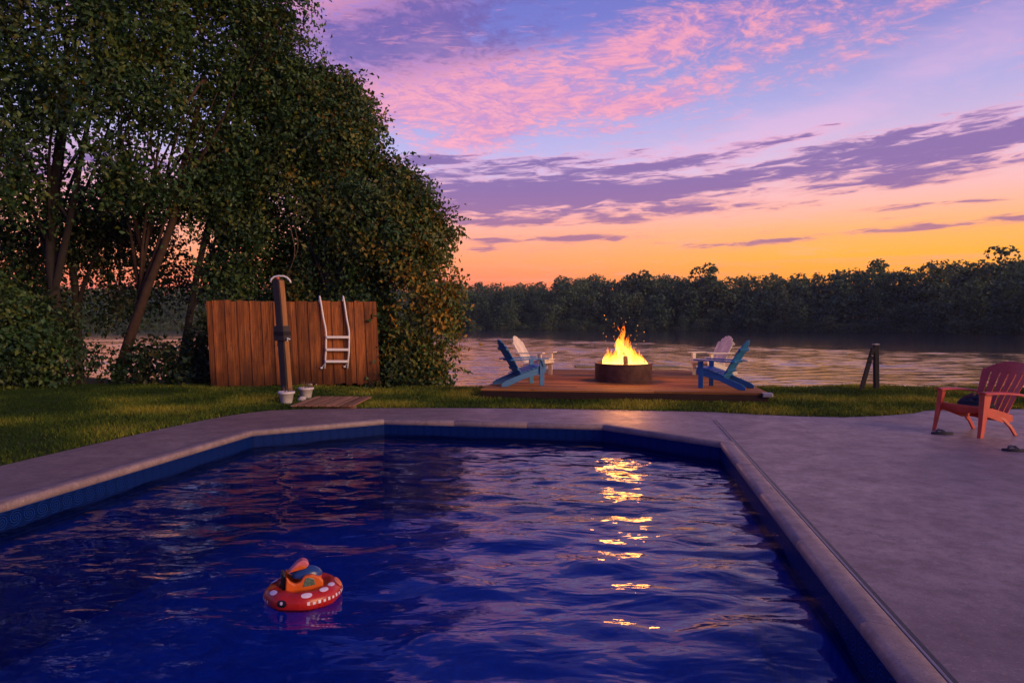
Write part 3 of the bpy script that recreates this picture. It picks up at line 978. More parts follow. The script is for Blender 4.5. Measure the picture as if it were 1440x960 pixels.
def build_trees():
    Y1 = 15.4
    # far left tall tree
    b = at(72, 545, 15.6); b.z = 0
    tree('tree', b, [([b, at(78, 430, 15.6), at(70, 330, 15.6), at(85, 180, 15.6), at(95, 40, 15.4)], .15, .05),
                     ([at(74, 420, 15.6), at(100, 300, 15.4), at(120, 190, 15.2), at(150, 60, 15)], .09, .03)],
         [B(60, 40, 15.2, 2.3, 1.9), B(-40, 160, 15.3, 1.9, 2.0), B(150, 110, 14.8, 1.7, 1.5), B(60, 230, 15.0, 1.9, 1.1), B(170, -60, 15.5, 2.2, 1.6), B(-60, -60, 15.6, 2.4, 2)],
         1050, 36, .22, .125, 21, 'tall leafy tree at the far left with a dark upright trunk', hole=.26, extra=14)
    # behind it, thin canopy with a second dark stem
    b = at(112, 540, 16.9); b.z = 0
    tree('tree', b, [([b, at(108, 440, 16.9), at(100, 320, 16.9), at(118, 200, 16.8)], .12, .05),
                     ([at(108, 430, 16.9), at(140, 340, 16.8), at(160, 260, 16.6)], .06, .02)],
         [B(30, 330, 16.9, 1.9, 1.2), B(140, 300, 17.2, 1.6, .9), B(10, 430, 17, 1.4, 1.0), B(110, 400, 17.4, 1.2, .6), B(190, 330, 17.6, 1.2, .6), B(225, 385, 17.8, .9, .6), B(165, 420, 17.7, .9, .6), B(310, 380, 17.9, .8, .9), B(60, 380, 17.3, 1.5, 1.0), B(-20, 350, 17.2, 1.5, 1.3), B(130, 365, 17.5, 1.2, .7)],
         780, 30, .26, .115, 22, 'thin dark tree behind the tall one, its stem forking low', 'leafdark', hole=.36, extra=12, shell=.5)
    # leaning tree with orange light put into its bark colour
    b = at(165, 530, 15.9); b.z = 0
    tree('tree', b, [([b, at(182, 475, 15.9), at(210, 400, 15.8), at(240, 318, 15.7), at(262, 220, 15.5), at(290, 110, 15.4)], .125, .05),
                     ([at(185, 470, 15.9), at(196, 420, 16), at(200, 360, 16.1), at(190, 300, 16.2)], .06, .02)],
         [B(250, 120, 15.3, 1.7, 1.1), B(330, 60, 15.4, 1.7, 1.3), B(230, 10, 15.2, 1.8, 1.2), B(215, 255, 15.6, 1.3, .6), B(330, 150, 15.1, 1.3, .9), B(360, -40, 15.6, 1.4, 1.0)],
         720, 34, .22, .12, 23, 'tree with a trunk leaning right, bark catching orange light', hole=.33, barkmat='barklit', extra=16, shell=.38)
    # second leaning trunk close to the fence
    b = at(252, 520, 16.4); b.z = -.1
    tree('tree', b, [([b, at(262, 470, 16.4), at(275, 400, 16.3), at(293, 318, 16.2), at(325, 200, 16), at(350, 110, 15.8)], .10, .04),
                     ([at(268, 440, 16.3), at(300, 380, 16.5), at(318, 330, 16.6)], .04, .015)],
         [B(350, 230, 16.2, 1.45, 1.0), B(290, 270, 16.2, 1.1, .55), B(355, 310, 16.5, 1.1, .8), B(400, 130, 16.3, 1.2, .9), B(330, 390, 16.6, .8, .5)],
         560, 34, .21, .115, 24, 'slim dark tree just left of the wooden fence, leaning right', hole=.27, extra=14, shell=.38)
    # the big rounded one hung with vines, right of the fence
    b = at(475, 541, 16.2); b.z = -.1
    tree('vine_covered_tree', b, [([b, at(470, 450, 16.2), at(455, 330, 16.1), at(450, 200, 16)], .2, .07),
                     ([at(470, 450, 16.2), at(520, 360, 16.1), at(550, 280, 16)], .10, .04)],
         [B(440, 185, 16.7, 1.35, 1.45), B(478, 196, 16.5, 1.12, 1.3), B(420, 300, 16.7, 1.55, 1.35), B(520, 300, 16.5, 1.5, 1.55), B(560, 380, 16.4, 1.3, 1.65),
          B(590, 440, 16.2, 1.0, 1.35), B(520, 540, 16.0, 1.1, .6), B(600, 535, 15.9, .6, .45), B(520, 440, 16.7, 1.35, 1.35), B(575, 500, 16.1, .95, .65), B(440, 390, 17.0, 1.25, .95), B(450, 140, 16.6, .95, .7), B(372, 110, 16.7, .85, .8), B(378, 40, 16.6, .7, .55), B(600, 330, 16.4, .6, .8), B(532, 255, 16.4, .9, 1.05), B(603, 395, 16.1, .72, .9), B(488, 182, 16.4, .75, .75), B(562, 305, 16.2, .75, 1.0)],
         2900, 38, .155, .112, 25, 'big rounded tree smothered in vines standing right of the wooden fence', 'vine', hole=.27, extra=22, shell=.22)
    # shrubs along the bank
    specs = [((22, 545, 14.7), [B(0, 470, 14.6, 1.1, 1.1), B(40, 500, 14.5, .8, .7), B(-60, 440, 14.8, 1.3, 1.5)], 260, 'leaf', 'broad bushy shrub at the far left edge of the lawn'),
             ((110, 545, 15.3), [B(95, 505, 15.2, .9, .6), B(70, 460, 15.6, .65, .8)], 85, 'leafdark', 'dark shrub at the foot of the tall left tree'),
             ((190, 540, 15.8), [B(185, 525, 15.6, .5, .35), B(215, 500, 15.9, .6, .4)], 30, 'leafdark', 'sparse low shrub beside the leaning trunk with lake behind it'),
             ((275, 543, 15.7), [B(268, 515, 15.5, .6, .5), B(290, 475, 15.9, .38, .6)], 75, 'leafdark', 'dense little shrub against the left end of the fence')]
    for i, (bp, bl, n, mt, lab) in enumerate(specs):
        b = at(*bp); b.z = 0
        root = empty('shrub', b, 0, lab, 'shrub', 'shrubs on the left bank')
        mb = MB()
        rr = random.Random(i)
        for k in range(9):
            q = rr.choice(bl)
            e = Vector(q[0]) - b + Vector((rr.uniform(-.6, .6) * q[1][0], rr.uniform(-.5, .5) * q[1][1], rr.uniform(-.2, .9) * q[1][2]))
            s = Vector((rr.uniform(-.2, .2), rr.uniform(-.1, .1), -.08))
            limb(mb, [s, s.lerp(e, .5) + Vector((rr.uniform(-.15, .15), 0, .1)), e], .018, .005, 5, .03, 8)
        mb.build('stem', M['bark'], root, smooth=True)
        foliage('foliage', bl, n, 30, .17, .125, M[mt], root, 40 + i, .2, .35)
    # hanging vine tendrils over the fence
    root = empty('hanging_vine', at(412, 330, 15.0), 0, 'bare vine tendrils hanging in front of the dark foliage above the shower post', 'vine')
    b0 = Vector(root.location)
    mb = MB()
    limb(mb, [at(408, 318, 15.0) - b0, at(414, 350, 14.9) - b0, at(410, 372, 14.9) - b0, at(402, 388, 14.9) - b0], .008, .004, 5, .04, 12)
    limb(mb, [at(414, 318, 15.0) - b0, at(418, 346, 14.9) - b0, at(411, 370, 14.9) - b0], .006, .003, 5, .04, 10)
    mb.build('tendril', M['twig'], root, smooth=True)
build_trees()

# ------------------------------------------------------------------ far shore woods
def crown_proto(rng, n=900):
    k = rng.integers(6, 11)
    bl = []
    for _ in range(k):
        a = rng.random() * 6.28; rr = rng.random() * .30
        bl.append((np.array([math.cos(a) * rr, math.sin(a) * rr, rng.uniform(.30, .82)]), rng.uniform(.14, .26)))
    bl.append((np.array([0, 0, .82]), .18))
    bl.append((np.array([0, 0, .45]), .34)); bl.append((np.array([0, .1, .18]), .36)); bl.append((np.array([.1, -.1, .10]), .38))
    w = np.array([b[1] ** 2 for b in bl]); w /= w.sum()
    wh = rng.choice(len(bl), n, p=w)
    C = np.array([b[0] for b in bl])[wh]; r = np.array([b[1] for b in bl])[wh][:, None]
    d = rng.normal(size=(n, 3)); d /= np.linalg.norm(d, axis=1, keepdims=True)
    d[:, 2] = np.where(d[:, 2] < -.3, -d[:, 2], d[:, 2])
    P = C + d * r * rng.uniform(.8, 1.08, (n, 1)) * np.array([1, 1, .8])
    nr = d + rng.normal(size=(n, 3)) * .5 + np.array([0, 0, .4])
    return P, nr, rng.random(len(bl))[wh]
def build_woods():
    rng = np.random.default_rng(77)
    protos = [crown_proto(rng) for _ in range(10)]
    VV, FF, TT = [], [], []
    off = 0
    def put(x, y, z, h, w, proto, tone):
        nonlocal off
        P, nr, tn = protos[proto]
        a = rng.random() * 6.28
        ca, sa = math.cos(a), math.sin(a)
        Q = P @ np.array([[ca, sa, 0], [-sa, ca, 0], [0, 0, 1]])
        N2 = nr @ np.array([[ca, sa, 0], [-sa, ca, 0], [0, 0, 1]])
        c = Q * np.array([w, w, h]) + np.array([x, y, z])
        sz = rng.uniform(.6, 1.25, len(c)) * .052 * (h + w) / 1.6
        v, f = leaf_mesh(c, N2, sz, .8, .1, rng)
        ti = np.stack([np.clip(tone + (tn - .5) * .35 + rng.normal(size=len(c)) * .12, 0, 1), rng.random(len(c)), np.zeros(len(c))], 1)
        VV.append(v); FF.append(f + off); TT.append(np.repeat(ti, 4, 0)); off += len(v)
    for row in range(6):
        azd = -52.0
        while azd < 50:
            D = float(shore(azd)) + 2 + row * 11 + rng.normal() * 2.5
            x, y = D * math.sin(R(azd)), D * math.cos(R(azd))
            z = float(ground_z(np.array(x), np.array(y)))
            h = rng.uniform(11.2, 13.8) * (1.0 if row else .8)
            if row == 0 and rng.random() < .45: h *= .55
            h *= .84 if azd < 4 else 1.06 + max(0, azd - 15) * .004
            w = h * rng.uniform(.55, .95)
            put(x, y, z - .6, h, w, rng.integers(10), rng.uniform(.1, .75))
            azd += math.degrees(w * rng.uniform(.38, .62) / D)
    # low growth and reeds at the water's edge
    azd = -52.0
    while azd < 50:
        D = float(shore(azd)) - 1 + rng.normal() * .8
        h = rng.uniform(1.6, 4.2); w = h * rng.uniform(1.2, 2.2)
        put(D * math.sin(R(azd)), D * math.cos(R(azd)), -1.2, h, w, rng.integers(10), rng.uniform(.3, .9))
        azd += math.degrees(w * .5 / D)
    o = mesh_np('far_woods', np.concatenate(VV), np.concatenate(FF), M['farleaf'], np.concatenate(TT))
    tag(o, 'continuous dark wood along the far shore of the lake', 'woods', kind='stuff')
    # the few that stand out above the wood
    for (px, ptop, D, w, lab) in ((997, 369, 190, 11, 'dome-topped tree standing above the far wood, left of centre of the skyline'),
                                  (1420, 346, 164, 11, 'tallest tree at the right end of the far wood'),
                                  (1240, 366, 178, 8.5, 'small pointed tree rising above the right half of the far wood'),
                                  (905, 379, 198, 10, 'low rounded tree above the far wood just right of the flames')):
        p = at(px, ptop, D)
        base = Vector((p.x, p.y, float(ground_z(np.array(p.x), np.array(p.y))) - .3))
        root = empty('tree', base, 0, lab, 'tree', 'trees standing above the far wood')
        H = p.z - base.z
        P, nr, tn = protos[rng.integers(10)]
        c = P * np.array([w, w, H * .80]) + np.array([0, 0, H * .22])
        sz = rng.uniform(.7, 1.3, len(c)) * .95
        v, f = leaf_mesh(c, nr, sz, .8, .1, rng)
        ti = np.stack([np.clip(.4 + (tn - .5) * .4, 0, 1), rng.random(len(c)), np.zeros(len(c))], 1)
        mesh_np('crown', v, f, M['farleaf'], np.repeat(ti, 4, 0), root)
        mb = MB()
        mb.tube([(0, 0, 0), (.1, 0, H * .4), (.0, .1, H * .75)], [.35, .25, .1], 7)
        for k in range(5):
            a = k * 1.3
            mb.tube([(.05, 0, H * .5), (math.cos(a) * w * .2, math.sin(a) * w * .2, H * .75)], [.12, .04], 5)
        mb.build('trunk', M['bark'], root, smooth=True)
build_woods()

# ------------------------------------------------------------------ lawn grass
DK_H = .175
fl = gp(677, 546.5, DK_H); fr = gp(1081, 553, DK_H)
DV = Vector((fr.x - fl.x, fr.y - fl.y, 0)); DW = DV.length; DV.normalize()
DU = Vector((-DV.y, DV.x, 0))
DD = 5.5
def build_grass():
    rng = np.random.default_rng(3)
    n = 520000
    # more blades where the lawn is closer
    X = rng.uniform(-13, 13, n); Y = rng.uniform(4.5, 15.2, n)
    keep = np.abs(X) < Y * .85 + .5
    keep &= ~inside(PATIO, X, Y)
    keep &= Y < bank_edge(X) + .15
    keep &= rng.random(n) < np.clip(1.25 - Y * .03, .5, 1)
    rx = (X - fl.x) * DV.x + (Y - fl.y) * DV.y; ry = (X - fl.x) * DU.x + (Y - fl.y) * DU.y
    keep &= ~((rx > .05) & (rx < DW - .05) & (ry > .05) & (ry < DD))
    X, Y = X[keep], Y[keep]; n = len(X)
    clump = np.array([mnoise.noise(Vector((x * .7, y * .7, 2))) for x, y in zip(X, Y)])
    clump2 = np.array([mnoise.noise(Vector((x * 4, y * 4, 5))) for x, y in zip(X, Y)])
    h = (.030 + .028 * rng.random(n)) * (1 + .5 * clump + .35 * clump2)
    a = rng.random(n) * 6.28
    w = rng.uniform(.0035, .007, n) * (.7 + Y * .06)
    lean = rng.uniform(.2, 1.0, n) * h; la = rng.random(n) * 6.28
    z = np.zeros(n) + np.where(Y > bank_edge(X), -.06, 0)
    bx, by = np.cos(a) * w, np.sin(a) * w
    v0 = np.stack([X - bx, Y - by, z], 1); v1 = np.stack([X + bx, Y + by, z], 1)
    v2 = np.stack([X + np.cos(la) * lean, Y + np.sin(la) * lean, z + h], 1)
    v = np.stack([v0, v1, v2], 1).reshape(-1, 3)
    f = np.arange(n * 3).reshape(-1, 3)
    ti = np.stack([np.clip(.42 + clump * .95 + rng.normal(size=n) * .2 + np.clip((X + 4.5) * .09, -.42, .05), 0, 1), np.clip(.5 + clump2 * .5 + rng.normal(size=n) * .25, 0, 1), np.zeros(n)], 1)  # lawn light put into the tint: duller far left, bright yellow patches
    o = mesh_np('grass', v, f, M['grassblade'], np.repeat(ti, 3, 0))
    tag(o, 'short green lawn grass between the patio and the lake bank', 'grass', kind='stuff')
build_grass()

# ------------------------------------------------------------------ wooden fence
def build_fence():
    pl, pr = gp(297, 545.5), gp(534, 540.5)
    d = pr - pl; L = d.length; ang = math.atan2(d.y, d.x)
    root = empty('wooden_fence', pl, ang, 'short run of tall reddish brown board fence at the lawn edge', 'fence')
    H = 1.86
    mb = MB()
    n = 29; wv = L / n
    rr = random.Random(4)
    lean = -.075
    for i in range(n):
        mb.setc(rr.uniform(.1, .9), rr.random(), .5)
        x = (i + .5) * wv
        w = wv + rr.uniform(.008, .016)
        h = H + rr.uniform(-.018, .018) - .0 * i
        y = (.0105 if i % 2 else -.0105) + rr.uniform(-.001, .001)
        lx = lean + rr.uniform(-.012, .012)
        # slightly out of square board with clipped top corners
        z0 = rr.uniform(.0, .05)
        poly = [(x - w / 2, z0), (x + w / 2, z0), (x + w / 2 + lx, h - .012), (x + w / 2 + lx - .012, h), (x - w / 2 + lx + .012, h), (x - w / 2 + lx, h - .012)]
        mb.prism(poly, -.010 + y, .010 + y, Matrix(((1, 0, 0), (0, 0, -1), (0, 1, 0))))
    mb.build('board_panel', M['fence'], root, bevel=.003)
    for z in (.35, 1.5):
        r_ = MB(); r_.beam((lean * z / H, .040, z), (L + lean * z / H, .040, z), .04, .09)
        r_.build('rail', M['fence'], root)
    for x in (.06, L * .5, L - .06):
        p = MB(); p.beam((x, .11, -.2), (x + lean, .11, H - .06), .09, .09, up=(0, 1, 0))
        p.build('fence_post', M['fence'], root)
    return root, ang
FENCE, FANG = build_fence()

# ladder hung over the fence
def fence_pt(px, py, out=.0):
    """a point on the fence front, out metres towards the camera"""
    n = Vector((math.sin(FANG), -math.cos(FANG), 0))
    o = Vector(FENCE.location) + n * (.012 + out)
    r = ray(px, py); c = cam.location
    t = (o - Vector(c)).dot(n) / r.dot(n)
    return Vector(c) + r * t
def build_ladder():
    base = fence_pt(470, 520, .06)
    root = empty('pool_ladder', base, 0, 'white three-step pool ladder hooked over the fence top', 'ladder')
    b = Vector(base)
    def rail(tx, kx, bx):
        n = Vector((math.sin(FANG), -math.cos(FANG), 0))
        top = fence_pt(tx, 419.5, .03)
        pts = [top - n * .16 + Vector((-.01, 0, -.12)), top - n * .15 + Vector((-.01, 0, -.02)), top - n * .10 + Vector((-.005, 0, .03)), top - n * .03 + Vector((0, 0, .045)), top + n * .015 + Vector((.006, 0, .02)),
               fence_pt(tx + 2.5, 430, .06), fence_pt((tx + kx) / 2 + .7, 447, .07), fence_pt(kx - .8, 461, .075), fence_pt(kx, 468, .075), fence_pt(kx, 476, .075), fence_pt(kx - .3, 495, .07), fence_pt(bx, 518, .06)]
        m = MB(); m.tube([p - b for p in pts], .0195, 10)
        m.build('ladder_rail', M['whitemetal'], root, smooth=True)
    rail(449.5, 458.5, 456.5)
    rail(482.5, 491, 488.5)
    for y, xl, xr in ((474, 459, 490), (491.5, 458.5, 489.5), (508, 457.5, 488.5)):
        m = MB()
        m.beam(fence_pt(xl, y, .085) - b, fence_pt(xr, y, .085) - b, .075, .055)
        m.build('step', M['whitemetal'], root, bevel=.008)
    for x, y in ((452, 517.2), (484.5, 515.5)):
        m = MB(); p = fence_pt(x, y, .022) - b
        q = fence_pt(x + 4.5, y - 5, .05) - b
        m.tube([q, p], .014, 8); m.lathe([(0, -.02), (.028, -.018), (.034, 0), (.028, .018), (0, .02)], p, 12)
        m.build('bumper_foot', M['whitemetal'], root, smooth=True)
build_ladder()

# shower post
def build_shower():
    base = gp(405, 563); base.z = 0
    Yb = base.y
    root = empty('outdoor_shower', base, 0, 'weathered square post with a curved white pipe on top standing before the fence', 'shower')
    def L(px, py, dy=0):
        return at(px, py, Yb + dy) - Vector(base)
    rot = R(24)
    Mz = Matrix.Rotation(-rot, 3, 'Z')
    def section(c, w, t):
        return [Vector(c) + Mz @ Vector((sx * w / 2, sy * t / 2, 0)) for sx, sy in ((-1, -1), (1, -1), (1, 1), (-1, 1))]
    def shaft(pts, ws, ts):
        mb = MB(); vs = []
        for c, w, t in zip(pts, ws, ts):
            vs += section(c, w, t)
        n = len(pts); fs = [(3, 2, 1, 0), tuple(4 * (n - 1) + i for i in range(4))]
        for i in range(n - 1):
            for k in range(4):
                k2 = (k + 1) % 4
                fs.append((4 * i + k, 4 * i + k2, 4 * i + 4 + k2, 4 * i + 4 + k))
        mb.add(vs, fs); return mb
    low, mid, top = L(404, 563), L(397, 470), L(390.5, 393)
    shaft([Vector((low.x, low.y, -.1)), L(400.5, 515), mid, L(394, 430), top], [.135, .135, .14, .14, .15], [.13] * 5).build('post', M['greywood'], root, bevel=.006)
    sd = Mz @ Vector((1, 0, 0))
    o = sd * .081
    shaft([low + o + Vector((0, 0, .02)), L(400.5, 515) + o, mid + o, L(394, 430) + o, top + o * 1.04 + Vector((0, 0, -.015))], [.024] * 5, [.10, .10, .11, .115, .12]).build('lit_side', M['postlit'], root, bevel=.004)  # strip added to carry the orange light on the post's right face
    c = shaft([L(397.8, 479), L(396.2, 458)], [.215, .215], [.18, .18])
    c.build('collar_block', M['greywood'], root, bevel=.006)
    c = shaft([L(397.2, 471.5), L(396.8, 466)], [.228, .228], [.192, .192])
    c.build('collar_band', M['tarwood'], root, bevel=.004)
    t = L(392, 391)
    m = MB()
    pts = [L(381.5, 397), L(383, 392.5), L(387, 389.5), L(393, 388.3), L(400, 388.6), L(405, 390.5), L(408.5, 394), L(410.3, 398)]
    m.tube([p + Vector((0, -.05, 0)) for p in pts], .017, 8)
    m.build('shower_pipe', M['whitemetal'], root, smooth=True)
    m = MB(); m.lathe([(0, 0), (.03, 0), (.032, .03), (.014, .05), (0, .055)], t + Vector((0, -.05, -.03)), 14)
    m.build('valve', M['copper'], root, smooth=True)
    m = MB(); p = L(405.5, 476, -.1); m.tube([p, p + Vector((.0, -.05, .0)), p + Vector((.05, -.06, -.01))], .012, 8); m.tube([p + Vector((.0, -.05, .02)), p + Vector((.0, -.05, -.05))], .009, 8)
    m.build('tap', M['whitemetal'], root, smooth=True)
build_shower()

def build_duckboard():
    # slatted board on the grass, slats running away from the camera
    a, b, c, d = gp(408, 570.5, .05), gp(496, 571.5, .05), gp(520, 558.5, .05), gp(446, 557.5, .05)
    root = empty('wooden_duckboard', (a.x, a.y, 0), 0, 'low slatted wooden duckboard lying on the grass beside the flower pots', 'duckboard')
    o = Vector((a.x, a.y, 0))
    ex = (b - a); ey = ((d - a) + (c - b)) / 2
    L = ex.length; Dp = ey.length; ex.normalize(); ey.normalize()
    root.rotation_euler = (0, 0, math.atan2(ey.y, ey.x) - PI / 2)
    sh = ex.dot(Vector((math.cos(root.rotation_euler.z), math.sin(root.rotation_euler.z), 0)))
    m = MB(); n = 9; rr = random.Random(2)
    for i in range(n):
        m.setc(rr.uniform(.2, .8), rr.random(), .5)
        x = (i + .5) * L / n
        m.box((x, Dp / 2 + rr.uniform(-.02, .02), .05), (L / n - .022, Dp, .022))
    m.build('slats', M['duck'], root, bevel=.003)
    for y in (.12, Dp - .12):
        m = MB(); m.box((L / 2, y, .020), (L, .07, .036)); m.build('bearer', M['duck'], root)
build_duckboard()

def build_pots():
    def pot(px, py, r, h, lab, seed):
        b = gp(px, py); b.z = .0
        root = empty('flower_pot', b, 0, lab, 'flower pot', 'white flower pots by the shower')
        m = MB()
        m.lathe([(0, .004), (r * .62, .0), (r * .68, .012), (r * .92, h * .8), (r * 1.06, h * .82), (r * 1.08, h * .86), (r * 1.05, h), (r * .98, h), (r * .90, h * .86), (r * .85, h * .80)], seg=36)
        m.build('pot', M['pot'], root, smooth=True)
        m = MB(); m.lathe([(0, h * .84), (r * .5, h * .86), (r * .87, h * .82)], seg=20); m.build('soil', M['soil'], root, smooth=True)
        m = MB(); rr = random.Random(seed)
        for k in range(14):
            a = rr.random() * 6.28; q = rr.random() * r * .6
            s = Vector((math.cos(a) * q, math.sin(a) * q, h * .84))
            e = s + Vector((rr.uniform(-.14, .14), rr.uniform(-.1, .1), rr.uniform(.05, .17)))
            limb(m, [s, s.lerp(e, .5) + Vector((0, 0, .03)), e], .005, .002, 4, .02, 6)
        m.build('dry_stems', M['twig'], root, smooth=True)
    pot(403, 567.5, .132, .215, 'white flower pot of dry stems directly in front of the shower post', 1)
    pot(430.5, 560.5, .130, .21, 'white flower pot of dry stems on the duckboard, right of the post', 2)
    b = gp(425, 564); 
    m = MB(); m.lathe([(0, 0), (.06, .0), (.075, .03), (.06, .07), (.03, .085), (0, .088)], seg=14)
    for i, v in enumerate(m.v):
        p = Vector(v); m.v[i] = tuple(p * (1 + .22 * mnoise.noise(p * 18)))
    o = m.build('stone', M['stone'], smooth=True); o.location = (b.x, b.y, .0)
    tag(o, 'small pale stone on the ground between the two flower pots', 'stone')
build_pots()

# ------------------------------------------------------------------ fire deck
DANG = math.atan2(DV.y, DV.x)
def build_deck():
    root = empty('fire_deck', (fl.x, fl.y, 0), DANG, 'low square plank deck at the lake edge under the fire pit', 'deck')
    m = MB(); rr = random.Random(6)
    n = 38; w = DD / n
    for i in range(n):
        y = (i + .5) * w
        cut = rr.uniform(.3, .7) * DW
        for a, b in ((-.02, cut - .003), (cut + .003, DW + .02)):
            m.setc(rr.uniform(.15, .85), rr.random(), .5)
            m.box(((a + b) / 2, y, DK_H - .016 + rr.uniform(-.0015, .0015)), (b - a, w - .008, .032))
    m.build('deck_boards', M['deck'], root, bevel=.003)
    zt = DK_H - .034
    def fas(a, b, zlo):
        q = MB(); q.setc(.5, rr.random(), .5)
        zc = (zt + zlo) / 2
        q.beam((*a, zc), (*b, zc), .036, zt - zlo)
        q.build('fascia', M['fascia'], root, bevel=.003)
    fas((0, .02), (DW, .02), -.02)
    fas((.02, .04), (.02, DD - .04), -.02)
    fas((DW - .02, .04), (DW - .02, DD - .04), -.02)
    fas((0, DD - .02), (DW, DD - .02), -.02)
    for x in (.2, DW / 2, DW - .2):
        for y in (3.2, DD - .2):
            q = MB(); q.box((x, y, -.85), (.12, .12, 1.95)); q.build('support_post', M['tarwood'], root)
    q = MB(); q.box((DW - .02, .02, DK_H - .03), (.17, .14, .075)); q.build('corner_cap', M['capmetal'], root, bevel=.012)
    return root
DECK = build_deck()
def dk(x, y):
    p = Vector((fl.x, fl.y, 0)) + DV * x + DU * y
    return Vector((p.x, p.y, DK_H))

PIT = gp(877, 539, DK_H); PIT.y += .56; PIT.x = (877 - 720) / 960 * PIT.y
def build_pit():
    root = empty('fire_pit', PIT, 0, 'round rusty steel fire pit ring standing on the plank deck', 'fire pit')
    r, h = .59, .375
    m = MB()
    m.lathe([(r - .012, .0), (r, .0), (r, h * .5), (r + .004, h * .5), (r + .004, h * .5 + .012), (r, h * .5 + .012), (r, h - .01), (r - .012, h - .01)], seg=64, closed=True)
    m.build('ring_wall', M['steel'], root)
    m = MB(); m.lathe([(r - .04, h - .012), (r + .016, h - .012), (r + .016, h + .004), (r - .04, h + .004)], seg=64, closed=True)
    m.build('rim', M['rimsteel'], root, bevel=.002)
    m = MB(); m.lathe([(0, .02), (r - .014, .02)], seg=40); m.build('pit_floor', M['steel'], root)
    # the fire itself
    f = empty('campfire', PIT + Vector((0, 0, .03)), 0, 'tall blazing campfire of split logs inside the steel ring', 'fire')
    rr = random.Random(8)
    m = MB(); pts = [(0, .24), (.2, .24), (.4, .2), (.55, .12)]
    m.lathe(pts, seg=30)
    for i, v in enumerate(m.v):
        p = Vector(v); m.v[i] = tuple(p + Vector((0, 0, .05 * mnoise.noise(p * 9))))
    m.build('ember_bed', M['ember'], f, smooth=True)
    def log(a, b, rd):
        q = MB(); limb(q, [a, Vector(a).lerp(Vector(b), .5), b], rd, rd * .92, 10, .01, 8); q.build('log', M['log'], f, smooth=True)
    log((-.02, -.42, .20), (.0, -.2, .48), .055)
    log((-.34, -.2, .2), (.12, .1, .45), .06)
    log((.36, -.16, .2), (-.05, .12, .5), .06)
    log((.1, .38, .2), (.0, .0, .55), .05)
    log((-.3, .25, .22), (.28, -.1, .32), .06)
    # flames: wobbling tongues, tallest in the middle
    tong = []
    for k in range(26):
        a = rr.random() * 6.28; q = .52 * math.sqrt(rr.random())
        tong.append((q * math.cos(a), q * .8 * math.sin(a), (1.0 - q / .55) * .5 + rr.uniform(.10, .34), rr.uniform(.05, .11)))
    tong += [(.0, 0, 1.02, .13), (.05, -.08, .74, .15), (-.10, -.05, .62, .15), (.14, .05, .66, .12), (-.03, .1, .88, .10), (-.24, -.1, .42, .11), (.27, -.12, .46, .10), (-.38, -.12, .30, .08), (.40, -.1, .34, .07), (-.15, -.22, .40, .10), (.12, -.25, .36, .10)]
    for k in range(16):
        a = 2 * PI * k / 16 + rr.uniform(-.15, .15); q = rr.uniform(.38, .52)
        tong.append((q * math.cos(a), q * math.sin(a), rr.uniform(.14, .40), rr.uniform(.035, .065)))
    for x, y, h, w in tong:
        q = MB(); ns, sg = 16, 12
        sd = Vector((rr.random() * 30, rr.random() * 30, 0))
        vs = []; cols = []
        for i in range(ns):
            t = i / (ns - 1)
            rad = w * (math.sin(PI * min(1, (t * .82 + .18)) ** .8) ** .9) * (1 - t) ** .35 + .003
            cx = x * (1 - .35 * t) + .13 * h * mnoise.noise(sd + Vector((0, 0, t * 2.6))) * t * 2.0
            cy = y * (1 - .35 * t) + .10 * h * mnoise.noise(sd + Vector((7, 0, t * 2.6))) * t * 2.0
            for s in range(sg):
                an = 2 * PI * s / sg
                k2 = 1 + .55 * mnoise.noise(sd + Vector((math.cos(an) * 1.1, math.sin(an) * 1.1, t * 5)))
                vs.append((cx + rad * k2 * math.cos(an), cy + rad * k2 * math.sin(an), .24 + t * h))
                cols.append((min(1, t * .75 + .25 * h * t + .1 * abs(x)), .5, .5))
        fs = [(i * sg + s, i * sg + (s + 1) % sg, (i + 1) * sg + (s + 1) % sg, (i + 1) * sg + s) for i in range(ns - 1) for s in range(sg)]
        q.add(vs, fs); q.tint = cols
        q.build('flame', M['flame'], f, smooth=True)
    m = MB()
    for k in range(46):
        a = rr.random() * 6.28; z = rr.uniform(.5, 1.35); q = rr.uniform(.05, .5) * (.6 + z * .35)
        p = Vector((q * math.cos(a), q * math.sin(a), z)); s = rr.uniform(.003, .0065)
        m.box(p, (s, s, s * rr.uniform(1, 4)), Matrix.Rotation(rr.uniform(-.6, .6), 3, 'Y'))
    o = m.build('sparks', M['spark'], f); o['kind'] = 'stuff'
    ld = bpy.data.lights.new('fire_light', 'POINT')
    ld.energy = FIRE_W; ld.color = (1.0, .34, .06); ld.shadow_soft_size = .42
    lo = bpy.data.objects.new('fire_light', ld); COL.objects.link(lo); lo.parent = f; lo.location = (0, -.05, .72)
FIRE_W = 125
build_pit()

def build_bench():
    p = at(880, 514, 15.3)
    root = empty('low_bench', (p.x, p.y, DK_H), R(-1), 'long low bench with a grey-green plank top behind the fire pit', 'bench')
    m = MB(); m.setc(.5, .3, .5)
    H = p.z - DK_H
    for k in range(2):
        m.setc(.4 + .3 * k, .2 + k * .5, .5)
        m.box((0, -.10 + .2 * k, H - .02), (2.28, .19, .042))
    m.build('plank_top', M['bench'], root, bevel=.004)
    for x in (-.42, .42):
        m = MB(); m.box((x, 0, (H - .042) / 2), (.09, .34, H - .044)); m.build('bench_leg', M['deck'], root, bevel=.004)
build_bench()

